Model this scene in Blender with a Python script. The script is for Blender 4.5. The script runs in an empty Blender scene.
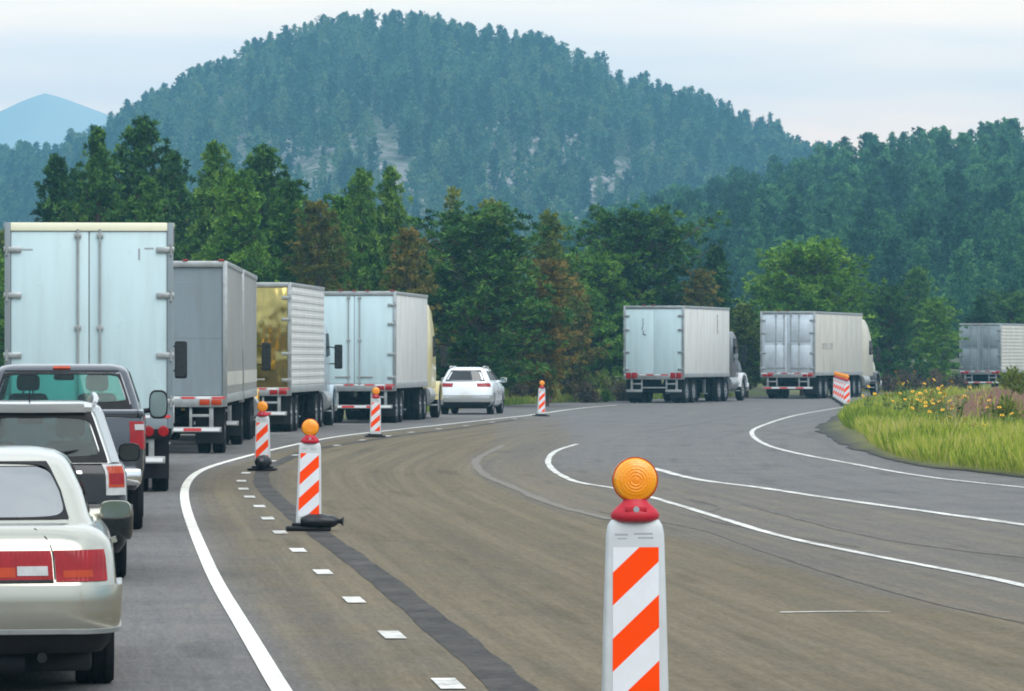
import bpy, bmesh, math, random
import numpy as np
from mathutils import Vector, Matrix
R = math.radians
random.seed(7)
RNG = np.random.default_rng(11)
scene = bpy.context.scene
COL = scene.collection
F, EYE, YH, CX = 4500.0, 2.05, 357.0, 512.0     # telephoto focal length (px), eye height (m), horizon row

def gp(x, y):
    """ground point seen at a picture position"""
    d = F * EYE / (y - YH)
    return ((x - CX) * d / F, d)

# ------------------------------------------------------------------ materials
def new_mat(name):
    m = bpy.data.materials.new(name); m.use_nodes = True
    nt = m.node_tree
    return m, nt, nt.nodes['Principled BSDF']

def N(nt, t, **kw):
    n = nt.nodes.new(t)
    for k, v in kw.items():
        if k in n.inputs.keys() if hasattr(n.inputs, 'keys') else False:
            n.inputs[k].default_value = v
        else:
            setattr(n, k, v)
    return n

def noise(nt, scale, detail=4, vec=None, rough=.55):
    n = nt.nodes.new('ShaderNodeTexNoise')
    n.inputs['Scale'].default_value = scale; n.inputs['Detail'].default_value = detail
    n.inputs['Roughness'].default_value = rough
    if vec is not None: nt.links.new(vec, n.inputs['Vector'])
    return n

def ramp(nt, src, stops):
    r = nt.nodes.new('ShaderNodeValToRGB')
    e = r.color_ramp.elements
    while len(e) < len(stops): e.new(.5)
    for i, (p, c) in enumerate(stops):
        e[i].position = p
        e[i].color = (c, c, c, 1) if isinstance(c, (int, float)) else (*c, 1)
    nt.links.new(src, r.inputs['Fac'])
    return r

def mixc(nt, fac, a, b, mode='MIX'):
    m = nt.nodes.new('ShaderNodeMix'); m.data_type = 'RGBA'; m.blend_type = mode
    for sock, v in ((m.inputs[0], fac), (m.inputs[6], a), (m.inputs[7], b)):
        if isinstance(v, bpy.types.NodeSocket): nt.links.new(v, sock)
        elif isinstance(v, (int, float)): sock.default_value = v
        else: sock.default_value = (*v, 1)
    return m.outputs[2]

def math_(nt, op, a, b=None, c=None, clamp=False):
    m = nt.nodes.new('ShaderNodeMath'); m.operation = op; m.use_clamp = clamp
    for i, v in enumerate((a, b, c)):
        if v is None: continue
        if isinstance(v, bpy.types.NodeSocket): nt.links.new(v, m.inputs[i])
        else: m.inputs[i].default_value = v
    return m.outputs[0]

def bump(nt, b, src, strength=.3, dist=.02):
    n = nt.nodes.new('ShaderNodeBump')
    n.inputs['Strength'].default_value = strength; n.inputs['Distance'].default_value = dist
    nt.links.new(src, n.inputs['Height']); nt.links.new(n.outputs[0], b.inputs['Normal'])

def objco(nt):
    return nt.nodes.new('ShaderNodeTexCoord').outputs['Object']

def mapping(nt, vec, sc):
    m = nt.nodes.new('ShaderNodeMapping'); m.inputs['Scale'].default_value = sc
    nt.links.new(vec, m.inputs['Vector']); return m.outputs[0]

def paint(name, col, rough=.35, metal=0, grime=.15, coat=0, scale=2.0, dirt=(.14, .12, .10), streak=False, spec=.5):
    """painted or plain surface with a little uneven dirt"""
    m, nt, b = new_mat(name)
    co = objco(nt)
    v = mapping(nt, co, (3, 3, .35)) if streak else co
    n = noise(nt, scale, 6, v, .65)
    f = ramp(nt, n.outputs['Fac'], [(.42, 0), (.75, grime)])
    nt.links.new(mixc(nt, f.outputs[0], col, dirt), b.inputs['Base Color'])
    n2 = noise(nt, scale * 3, 3, co)
    k = .15 if coat > .75 else 1
    r = ramp(nt, n2.outputs['Fac'], [(.3, max(rough - .06 * k, .02)), (.7, min(rough + .12 * k, 1))])
    nt.links.new(r.outputs[0], b.inputs['Roughness'])
    b.inputs['Specular IOR Level'].default_value = spec
    b.inputs['Metallic'].default_value = metal
    b.inputs['Coat Weight'].default_value = coat
    b.inputs['Coat Roughness'].default_value = .06
    return m

def glass(name, tint=(.45, .58, .55), refl=.14):
    m, nt, b = new_mat(name)
    nt.nodes.remove(b)
    tr = nt.nodes.new('ShaderNodeBsdfTransparent'); tr.inputs[0].default_value = (*tint, 1)
    gl = nt.nodes.new('ShaderNodeBsdfGlossy'); gl.inputs['Roughness'].default_value = .03
    lw = nt.nodes.new('ShaderNodeLayerWeight'); lw.inputs['Blend'].default_value = .35
    f = math_(nt, 'MULTIPLY_ADD', lw.outputs['Fresnel'], .45 if refl > .1 else .22, refl, True)
    mx = nt.nodes.new('ShaderNodeMixShader')
    nt.links.new(f, mx.inputs[0]); nt.links.new(tr.outputs[0], mx.inputs[1]); nt.links.new(gl.outputs[0], mx.inputs[2])
    nt.links.new(mx.outputs[0], nt.nodes['Material Output'].inputs['Surface'])
    return m

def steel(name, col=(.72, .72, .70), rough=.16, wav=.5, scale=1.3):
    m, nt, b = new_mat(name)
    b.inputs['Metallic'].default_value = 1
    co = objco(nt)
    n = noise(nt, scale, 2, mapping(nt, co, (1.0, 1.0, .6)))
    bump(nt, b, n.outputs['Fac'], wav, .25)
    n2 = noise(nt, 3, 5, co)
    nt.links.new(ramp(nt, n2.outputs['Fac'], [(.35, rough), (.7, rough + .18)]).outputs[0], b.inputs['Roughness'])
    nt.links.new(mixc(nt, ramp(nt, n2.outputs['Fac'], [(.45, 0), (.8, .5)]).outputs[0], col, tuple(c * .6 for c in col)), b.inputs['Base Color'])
    return m

def lens_mat(name, col, trans=.35, rough=.15):
    """coloured plastic lens with ribs"""
    m, nt, b = new_mat(name); b.inputs['Specular IOR Level'].default_value = .3
    co = objco(nt)
    w = nt.nodes.new('ShaderNodeTexWave'); w.inputs['Scale'].default_value = 12; w.bands_direction = 'X'
    nt.links.new(co, w.inputs['Vector'])
    bump(nt, b, w.outputs['Fac'], .25, .01)
    n = noise(nt, 9, 3, co)
    nt.links.new(mixc(nt, ramp(nt, n.outputs['Fac'], [(.35, 0), (.7, .45)]).outputs[0], col, tuple(c * .45 for c in col)), b.inputs['Base Color'])
    b.inputs['Roughness'].default_value = rough
    b.inputs['Coat Weight'].default_value = .15
    return m

M = {}
M['white_panel'] = paint('white_panel', (.50, .64, .67), .32, 0, .2, .3, 1.2, streak=True)
M['white_side'] = paint('white_side', (.64, .635, .60), .4, 0, .25, 0, 1.2, streak=True)
M['cream_side'] = paint('cream_side', (.58, .555, .48), .45, 0, .45, 0, 1.3, streak=True)
M['grey_panel'] = paint('grey_panel', (.20, .245, .27), .4, .1, .35, 0, 1.5, streak=True)
M['grey_side'] = paint('grey_side', (.34, .34, .325), .4, .3, .35, 0, 1.5, streak=True)
M['alu'] = paint('aluminium', (.40, .42, .42), .38, .75, .4, 0, 4)
M['alu_dull'] = paint('dull_aluminium', (.36, .38, .38), .5, .5, .5, 0, 4)
M['cream_rail'] = paint('cream_rail', (.82, .79, .60), .4, 0, .1)
M['steel'] = steel('reflection_tinted_steel', (.42, .34, .125), .09, .8, 1.2)  # polished doors; gold reflection of the yellow tractor is tinted into the base colour
M['mirror_dark'] = paint('dark_mirror', (.012, .016, .016), .25, 0, 0, .3, 3)
M['steel_pale'] = paint('pale_steel', (.60, .66, .71), .42, .45, .35, 0, 1.0)
M['steel_dark'] = paint('dark_steel', (.27, .32, .345), .42, .4, .35, 0, 1.0)
M['chrome'] = steel('chrome', (.8, .8, .8), .06, .1, 2)
M['black'] = paint('black_rubber_trim', (.010, .010, .012), .55, 0, .1, 0, 3, (.05, .045, .04), spec=.2)
M['dark'] = paint('dark_chassis', (.010, .011, .013), .7, 0, .3, 0, 2, (.04, .035, .03), spec=.1)
M['tyre'] = paint('tyre_rubber', (.010, .011, .014), .8, 0, .35, 0, 5, (.04, .037, .034), spec=.12)
M['rim'] = paint('rim_alloy', (.22, .23, .24), .35, .8, .5, 0, 6)
M['red_lamp'] = lens_mat('red_lamp', (.30, .006, .010))
M['orange_lamp'] = lens_mat('orange_lamp', (.44, .045, .006))
M['clear_lamp'] = lens_mat('clear_lamp', (.50, .50, .50))
M['red_paint'] = paint('red_reflector', (.60, .04, .04), .4)
M['white_paint'] = paint('white_reflector', (.75, .76, .76), .4)
M['yellow_cab'] = paint('yellow_cab', (.80, .48, .03), .3, 0, .1, .5)
M['pale_cab'] = paint('pale_cab', (.55, .52, .41), .4, 0, .2, .2)
M['cream_cab'] = paint('cream_cab', (.66, .57, .28), .35, 0, .15, .4)
M['white_cab'] = paint('white_cab', (.74, .76, .77), .3, 0, .15, .5)
M['blue_cab'] = paint('pale_blue_cab', (.42, .52, .58), .3, 0, .15, .5)
M['dark_cab'] = paint('dark_cab', (.05, .055, .065), .3, 0, .15, .5)
M['champagne'] = paint('champagne_paint', (.46, .45, .38), .2, .85, .0, .8, 2)
M['silver'] = paint('silver_paint', (.50, .515, .51), .22, .6, .0, .8, 2)
M['pearl'] = paint('pearl_paint', (.78, .80, .82), .22, .15, .05, .8, 2)
M['pickup_grey'] = paint('grey_paint', (.066, .074, .088), .2, .6, .0, .9, 2)
M['black_paint'] = paint('black_paint', (.008, .010, .012), .2, 0, .02, .3, 2, spec=.25)
M['glass'] = glass('vehicle_glass', (.42, .60, .62), .015)
M['glass_clear'] = glass('light_glass', (.58, .86, .82), .02)
M['glass_dark'] = glass('dark_glass', (.04, .055, .06), .08)
M['glass_mirror'] = glass('reflecting_glass', (.40, .41, .40), .42)
M['seat'] = paint('seat_fabric', (.05, .055, .06), .85, 0, .1)
M['mirror_glass'] = steel('mirror_glass', (.36, .45, .46), .03, .02, 1)
M['plastic_white'] = paint('panel_plastic', (.50, .53, .54), .45, 0, .3, .1, 5, (.30, .27, .23))
M['sheet_white'] = paint('reflective_white', (.68, .70, .73), .45, 0, .25, 0, 6, (.40, .36, .32))
M['sheet_orange'] = paint('reflective_orange', (.92, .060, .0), .7, 0, .05, 0, 5, spec=.08)
M['collar_red'] = paint('lamp_collar', (.46, .012, .030), .5, 0, .15, .1, 6, spec=.3)
M['bag'] = paint('sandbag_plastic', (.006, .006, .008), .35, 0, .12, 0, 4, (.05, .05, .05))
M['print_grey'] = paint('grey_print', (.30, .33, .35), .5)
M['bark'] = paint('pine_bark', (.11, .075, .052), .9, 0, .5, 0, 4, (.03, .025, .02))

def amber_lens():
    m, nt, b = new_mat('amber_lens')
    co = objco(nt)
    v = nt.nodes.new('ShaderNodeTexVoronoi'); v.inputs['Scale'].default_value = 110
    nt.links.new(co, v.inputs['Vector'])
    bump(nt, b, v.outputs['Distance'], .25, .006)
    g = nt.nodes.new('ShaderNodeTexGradient'); g.gradient_type = 'SPHERICAL'
    nt.links.new(mapping(nt, co, (8, 8, 8)), g.inputs['Vector'])
    nt.links.new(mixc(nt, ramp(nt, g.outputs['Fac'], [(.2, 0), (.75, .8)]).outputs[0], (.85, .33, .004), (.85, .21, .002)), b.inputs['Base Color'])
    b.inputs['Roughness'].default_value = .18
    b.inputs['Coat Weight'].default_value = .3
    b.inputs['Subsurface Weight'].default_value = .25
    b.inputs['Subsurface Radius'].default_value = (.05, .02, .005)
    return m
M['amber'] = amber_lens()

# ------------------------------------------------------------------ object helpers
def tag(o, label=None, cat=None, group=None, kind=None):
    if label: o['label'] = label
    if cat: o['category'] = cat
    if group: o['group'] = group
    if kind: o['kind'] = kind
    return o

def thing(name, label, cat, loc=(0, 0, 0), rz=0, group=None, sc=None):
    o = bpy.data.objects.new(name, None); COL.objects.link(o)
    o.empty_display_size = .3
    o.location = loc; o.rotation_euler = (0, 0, rz)
    if sc: o.scale = sc
    return tag(o, label, cat, group)

def copy_tree(o, parent=None):
    c = o.copy(); COL.objects.link(c)
    if parent: c.parent = parent
    for ch in list(o.children): copy_tree(ch, c)
    return c

def link_mesh(name, me, mats, parent=None, smooth=35):
    for m in mats: me.materials.append(M[m] if isinstance(m, str) else m)
    if smooth:
        me.polygons.foreach_set('use_smooth', [True] * len(me.polygons))
        me.set_sharp_from_angle(angle=R(smooth))
    o = bpy.data.objects.new(name, me); COL.objects.link(o)
    if parent: o.parent = parent
    return o

class MB:
    """collects solids and links them as one mesh"""
    def __init__(s): s.bm = bmesh.new(); s.mi = 0
    def _add(s, vs, fs):
        v = [s.bm.verts.new(p) for p in vs]; out = []
        for f in fs:
            try:
                fc = s.bm.faces.new([v[i] for i in f]); fc.material_index = s.mi; out.append(fc)
            except ValueError: pass
        return v, out
    def mat(s, i): s.mi = i; return s
    def box(s, x0, x1, y0, y1, z0, z1, bev=0, mtx=None, seg=2):
        vs = [Vector((x, y, z)) for z in (z0, z1) for y in (y0, y1) for x in (x0, x1)]
        if mtx: vs = [mtx @ v for v in vs]
        v, f = s._add(vs, [(0, 2, 3, 1), (4, 5, 7, 6), (0, 1, 5, 4), (2, 6, 7, 3), (0, 4, 6, 2), (1, 3, 7, 5)])
        if bev:
            es = {e for q in f for e in q.edges}
            r = bmesh.ops.bevel(s.bm, geom=list(es), offset=bev, segments=seg, affect='EDGES', profile=.5)
            for q in r['faces']: q.material_index = s.mi
        return s
    def tube(s, pts, r, seg=8, cap=True):
        pts = [Vector(p) for p in pts]
        rs = r if isinstance(r, (list, tuple)) else [r] * len(pts)
        rings = []; up = None
        for i, p in enumerate(pts):
            d = (pts[min(i + 1, len(pts) - 1)] - pts[max(i - 1, 0)]).normalized()
            a = Vector((0, 0, 1)) if abs(d.z) < .9 else Vector((1, 0, 0))
            u = d.cross(a).normalized(); w = d.cross(u)
            rings.append([p + (u * math.cos(2 * math.pi * k / seg) + w * math.sin(2 * math.pi * k / seg)) * rs[i] for k in range(seg)])
        vs = [q for g in rings for q in g]; fs = []
        for i in range(len(pts) - 1):
            for k in range(seg):
                k2 = (k + 1) % seg
                fs.append((i * seg + k, i * seg + k2, (i + 1) * seg + k2, (i + 1) * seg + k))
        if cap: fs += [tuple(range(seg))[::-1], tuple((len(pts) - 1) * seg + k for k in range(seg))]
        s._add(vs, fs); return s
    def lathe(s, prof, c=(0, 0, 0), axis='x', seg=32, sx=1, sy=1):
        """prof: (radius, along-axis)"""
        vs, fs = [], []; n = len(prof)
        for k in range(seg):
            a = 2 * math.pi * k / seg
            for r, h in prof:
                p = {'x': (h, r * math.cos(a) * sx, r * math.sin(a) * sy), 'y': (r * math.cos(a) * sx, h, r * math.sin(a) * sy), 'z': (r * math.cos(a) * sx, r * math.sin(a) * sy, h)}[axis]
                vs.append(Vector(p) + Vector(c))
        for k in range(seg):
            k2 = (k + 1) % seg
            for j in range(n - 1):
                fs.append((k * n + j, k2 * n + j, k2 * n + j + 1, k * n + j + 1))
        v, f = s._add(vs, fs)
        bmesh.ops.remove_doubles(s.bm, verts=v, dist=1e-5)
        return s
    def prism(s, poly, a0, a1, axis='x', bev=0):
        """extrude a polygon along an axis; poly is (y,z) for x, (x,z) for y, (x,y) for z"""
        f3 = {'x': lambda p, a: (a, p[0], p[1]), 'y': lambda p, a: (p[0], a, p[1]), 'z': lambda p, a: (p[0], p[1], a)}[axis]
        n = len(poly)
        vs = [Vector(f3(p, a)) for a in (a0, a1) for p in poly]
        fs = [tuple(range(n))[::-1], tuple(range(n, 2 * n))] + [(i, (i + 1) % n, n + (i + 1) % n, n + i) for i in range(n)]
        v, f = s._add(vs, fs)
        if bev:
            es = {e for q in f for e in q.edges}
            r = bmesh.ops.bevel(s.bm, geom=list(es), offset=bev, segments=2, affect='EDGES', profile=.5)
            for q in r['faces']: q.material_index = s.mi
        return s
    def build(s, name, mats, parent=None, smooth=35):
        bmesh.ops.recalc_face_normals(s.bm, faces=s.bm.faces)
        me = bpy.data.meshes.new(name); s.bm.to_mesh(me); s.bm.free()
        return link_mesh(name, me, mats if isinstance(mats, (list, tuple)) else [mats], parent, smooth)

def quick_mesh(name, V, quads, attrs=None, matidx=None):
    """numpy arrays -> mesh of quads"""
    me = bpy.data.meshes.new(name)
    V = np.ascontiguousarray(V, dtype=np.float32); Q = np.ascontiguousarray(quads, dtype=np.int32)
    k = Q.shape[1]
    me.vertices.add(len(V)); me.vertices.foreach_set('co', V.ravel())
    me.loops.add(Q.size); me.loops.foreach_set('vertex_index', Q.ravel())
    me.polygons.add(len(Q))
    me.polygons.foreach_set('loop_start', np.arange(0, Q.size, k, dtype=np.int32))
    if matidx is not None: me.polygons.foreach_set('material_index', np.asarray(matidx, dtype=np.int32))
    me.update(calc_edges=True)
    for nm, (dom, arr) in (attrs or {}).items():
        at = me.attributes.new(nm, 'FLOAT', dom)
        at.data.foreach_set('value', np.asarray(arr, dtype=np.float32))
    return me

# ------------------------------------------------------------------ rounded plan-view shells for car bodies
NR, NC, NS, NF = 6, 6, 16, 6
UMAX = NR + NC + NS + NC + NF
class Shell:
    """stack of plan-view outlines; u runs from the rear centre (0) along the right side to the front centre (UMAX)"""
    KEYS = ('z', 'w', 'y0', 'y1', 'rr', 'rf', 'br', 'zf')
    def __init__(s, rows, rr=.25, rf=.5, br=.04, zf=0, ym=2.5):
        s.ym = ym
        full = []
        for r in rows:
            d = dict(rr=rr, rf=rf, br=br, zf=zf); d.update(dict(zip(('z', 'w', 'y0', 'y1'), r[:4])))
            if len(r) > 4: d.update(r[4])
            full.append([d[k] for k in s.KEYS])
        s.a = np.array(full)
        s.zs = s.a[:, 0]
    def par(s, z): return dict(zip(s.KEYS, [np.interp(z, s.zs, s.a[:, i]) for i in range(len(s.KEYS))]))
    def pt(s, u, z):
        if u > UMAX: u = u - 2 * UMAX
        p = s.par(z); sg = -1 if u < 0 else 1; u = abs(u)
        w, y0, y1, rr, rf, br = p['w'], p['y0'], p['y1'], p['rr'], p['rf'], p['br']
        if u <= NR: x = (w - rr) * u / NR; y = y0 + br * (x / w) ** 2
        elif u <= NR + NC:
            a = (u - NR) / NC * math.pi / 2; yb = br * ((w - rr) / w) ** 2
            x = w - rr + rr * math.sin(a); y = y0 + yb + rr * (1 - math.cos(a))
        elif u <= NR + NC + NS:
            t = (u - NR - NC) / NS; yb = br * ((w - rr) / w) ** 2
            x = w + .02 * math.sin(math.pi * t); y = (y0 + yb + rr) * (1 - t) + (y1 - rf) * t
        elif u <= NR + 2 * NC + NS:
            a = (u - NR - NC - NS) / NC * math.pi / 2
            x = w - rf + rf * math.cos(a); y = y1 - rf + rf * math.sin(a)
        else:
            t = (u - NR - 2 * NC - NS) / NF
            x = (w - rf) * (1 - t); y = y1 + .06 * t
        zz = p['z'] - p['zf'] * max(0, min(1, (y - s.ym) / max(y1 - s.ym, .1))) ** 1.3
        return Vector((x * sg, y, zz))
    def nrm(s, u, z):
        e = .15; dz = .02
        if u > UMAX: u = u - 2 * UMAX
        z1, z0 = min(z + dz, s.zs[-1]), max(z - dz, s.zs[0])
        a = s.pt(min(abs(u) + e, UMAX), z) - s.pt(max(abs(u) - e, 0), z)
        b = s.pt(abs(u), z1) - s.pt(abs(u), z0)
        n = a.cross(b)
        if n.length < 1e-9: n = Vector((0, -1, 0))
        n.normalize()
        if u < 0: n.x = -n.x
        return n
    def body(s, name, mats, parent, skip=None, us=None, zs=None, caps=(True, True), cut=None, cutmat='black'):
        us = us or [float(i) for i in range(UMAX + 1)]
        ring = [-u for u in us[::-1] if u not in (0, UMAX)]
        full = us + ring            # rear centre .. front centre .. back along the left
        zs = zs or list(s.zs)
        bm = bmesh.new(); g = []
        for z in zs: g.append([bm.verts.new(s.pt(u, z)) for u in full])
        n = len(full)
        for i in range(len(zs) - 1):
            for k in range(n):
                k2 = (k + 1) % n
                um = (abs(full[k]) + abs(full[k2])) / 2
                if skip and skip(um, (zs[i] + zs[i + 1]) / 2): continue
                bm.faces.new((g[i][k], g[i][k2], g[i + 1][k2], g[i + 1][k]))
        if caps[0]: bm.faces.new(g[0][::-1])
        if caps[1]:
            c0 = g[-1]                 # strips straight across keep the cap free of long fans
            h = n // 2
            for k in range(h):
                a, b_, c, d = c0[k], c0[k + 1], c0[(n - k - 1) % n], c0[(n - k) % n]
                vs = []
                for q in (a, b_, c, d):
                    if q not in vs: vs.append(q)
                if len(vs) >= 3:
                    try: bm.faces.new(vs)
                    except ValueError: pass
        bmesh.ops.recalc_face_normals(bm, faces=bm.faces)
        me = bpy.data.meshes.new(name); bm.to_mesh(me); bm.free()
        if cut:
            tmp = bpy.data.objects.new('tmp_body', me); COL.objects.link(tmp)
            me.materials.append(M[mats[0]]); me.materials.append(M[cutmat])
            cb = MB()
            for (cy, cz, r, x0, x1) in cut: cb.lathe([(0, x0), (r, x0), (r, x1), (0, x1)], (0, cy, cz), 'x', 28)
            co = cb.build('tmp_cut', [mats[0], cutmat], None, 0)
            co.data.polygons.foreach_set('material_index', [1] * len(co.data.polygons))
            md = tmp.modifiers.new('b', 'BOOLEAN'); md.object = co; md.operation = 'DIFFERENCE'; md.solver = 'EXACT'
            try: md.material_mode = 'INDEX'
            except Exception: pass
            dg = bpy.context.evaluated_depsgraph_get()
            me2 = bpy.data.meshes.new_from_object(tmp.evaluated_get(dg))
            bpy.data.objects.remove(tmp); bpy.data.objects.remove(co)
            me = me2; me.materials.clear()
            return link_mesh(name, me, [mats[0], cutmat], parent)
        return link_mesh(name, me, mats, parent)
    def patch(s, name, mat, parent, u0, u1, z0, z1, off=.004, th=.012, n=None, m=None, label=None, skew=0):
        """a panel lying on the shell"""
        n = n or max(2, int(abs(u1 - u0) * 1.2)); m = m or max(2, int(abs(z1 - z0) / .06))
        V, Fc = [], []
        for lay in (off, off - th):
            for j in range(m + 1):
                for i in range(n + 1):
                    z = z0 + (z1 - z0) * j / m
                    u = u0 + (u1 - u0) * i / n + skew * (j / m - .5)
                    V.append(s.pt(u, z) + s.nrm(u, z) * lay)
        q = (n + 1) * (m + 1)
        for j in range(m):
            for i in range(n):
                a = j * (n + 1) + i
                Fc.append((a, a + 1, a + n + 2, a + n + 1))
                Fc.append((q + a, q + a + n + 1, q + a + n + 2, q + a + 1))
        edge = [i for i in range(n + 1)] + [j * (n + 1) + n for j in range(1, m + 1)] + [m * (n + 1) + i for i in range(n - 1, -1, -1)] + [j * (n + 1) for j in range(m - 1, 0, -1)]
        for i, a in enumerate(edge):
            b = edge[(i + 1) % len(edge)]
            Fc.append((a, q + a, q + b, b))
        mb = MB(); mb._add(V, Fc)
        o = mb.build(name, mat, parent)
        if label: o['label'] = label
        return o
    def frame(s, name, mat, parent, u0, u1, z0, z1, bu, bz, r=.5, off=.006):
        """dark surround with rounded inner corners"""
        V, Fc = [], []; K = 48
        for k in range(K):
            a = 2 * math.pi * k / K
            ca, sa = math.cos(a), math.sin(a)
            e = .34
            ci = math.copysign(abs(ca) ** e, ca); si = math.copysign(abs(sa) ** e, sa)
            m_ = max(abs(ca), abs(sa)); co_, so_ = ca / m_, sa / m_
            uc, zc = (u0 + u1) / 2, (z0 + z1) / 2
            for (c, q, du, dz) in ((ci, si, bu, bz), (co_, so_, 0, 0)):
                u = uc + c * ((u1 - u0) / 2 - du); z = zc + q * ((z1 - z0) / 2 - dz)
                V.append(s.pt(u, z) + s.nrm(u, z) * off)
        for k in range(K):
            k2 = (k + 1) % K
            Fc.append((2 * k, 2 * k + 1, 2 * k2 + 1, 2 * k2))
        mb = MB(); mb._add(V, Fc); return mb.build(name, mat, parent)

def wheel(parent, x, y, r, w, side=1, dual=False, rimmat='rim', spokes=7):
    """wheel part with tyre and rim"""
    t = MB()
    offs = [0, -side * (w + .06)] if dual else [0]
    for o in offs:
        h = w / 2; c = (x + o, y, r)
        t.lathe([(r * .60, -h * .9), (r * .72, -h), (r * .93, -h), (r * .985, -h * .8), (r, -h * .55), (r * .985, -h * .5), (r * .985, -h * .1), (r, -h * .08), (r, h * .08), (r * .985, h * .1), (r * .985, h * .5), (r, h * .55), (r * .985, h * .8), (r * .93, h), (r * .72, h), (r * .60, h * .9), (r * .60, -h * .9)], c, 'x', 40)
    tyre = t.build('wheel', 'tyre', parent)
    d = MB(); hx = x + side * w * .28
    d.lathe([(r * .605, -w * .3), (r * .62, w * .15 * side), (r * .55, w * .12 * side), (r * .5, 0), (r * .18, .02 * side), (r * .15, .05 * side), (0, .05 * side)], (hx, y, r), 'x', 28)
    for k in range(spokes):
        a = 2 * math.pi * k / spokes
        m = Matrix.Translation((hx + side * .012, y, r)) @ Matrix.Rotation(a, 4, 'X')
        d.box(-.012, .012, -.035 * r / .33, .035 * r / .33, r * .15, r * .56, .006, m)
    d.build('rim', rimmat, tyre)
    return tyre

def mirror_pod(parent, x, y, z, side, w, h, mat, stalk, glassmat='mirror_glass', d=.12):
    """door mirror: shell, arm and glass facing back"""
    m = MB()
    V = []
    m.lathe([(0, d), (.55, d * .9), (.86, d * .55), (1.0, .01), (1.0, 0), (.92, -.006), (.88, .008), (0, .008)], (0, 0, 0), 'y', 28)
    for v in m.bm.verts:
        a = math.atan2(v.co.z, v.co.x); r = math.hypot(v.co.x, v.co.z)
        e = .62
        ca, sa = math.cos(a), math.sin(a)
        v.co.x = x + side * w / 2 + r * math.copysign(abs(ca) ** e, ca) * w / 2
        v.co.z = z + r * math.copysign(abs(sa) ** e, sa) * h / 2
        v.co.y += y
    m.tube([(x - side * stalk, y + .06, z - h * .25), (x + side * .04, y + .05, z - h * .2)], .032, 8)
    o = m.build('mirror', mat, parent)
    g = MB(); g.lathe([(0, 0), (.86, 0)], (0, 0, 0), 'y', 28)
    for v in g.bm.verts:
        a = math.atan2(v.co.z, v.co.x); r = math.hypot(v.co.x, v.co.z); ca, sa = math.cos(a), math.sin(a)
        v.co.x = x + side * w / 2 + r * math.copysign(abs(ca) ** .62, ca) * w / 2
        v.co.z = z + r * math.copysign(abs(sa) ** .62, sa) * h / 2
        v.co.y = y + .002
    g.build('mirror_glass', glassmat, o)
    return o

def front_seat(parent, x, y, z, sc=1.0):
    s = MB()
    s.box(x - .24, x + .24, y, y + .5, z, z + .16, .06)
    mt = Matrix.Translation((x, y - .02, z + .1)) @ Matrix.Rotation(R(14), 4, 'X')
    s.box(-.24, .24, -.08, .08, 0, .62 * sc, .07, mt)
    s.box(-.14, .14, -.06, .05, .66 * sc, .88 * sc, .05, mt)
    s.tube([mt @ Vector((-.06, 0, .6 * sc)), mt @ Vector((-.06, 0, .7 * sc))], .012, 6)
    s.tube([mt @ Vector((.06, 0, .6 * sc)), mt @ Vector((.06, 0, .7 * sc))], .012, 6)
    return s.build('seat', 'seat', parent)

def cabin_mirror(parent, y, z):
    m = MB(); m.box(-.13, .13, y - .02, y + .02, z - .04, z + .04, .03)
    m.tube([(0, y, z), (0, y + .05, z + .09)], .012, 6)
    return m.build('interior_mirror', 'black', parent)

def car_pos(px, s, yaw, half):
    """rear right corner at picture column px and scale s (px per metre) -> rear centre"""
    d = F / s; x = (px - CX) / s
    th = R(yaw)
    return (x - half * math.cos(th), d + half * math.sin(th), 0), -th

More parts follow.
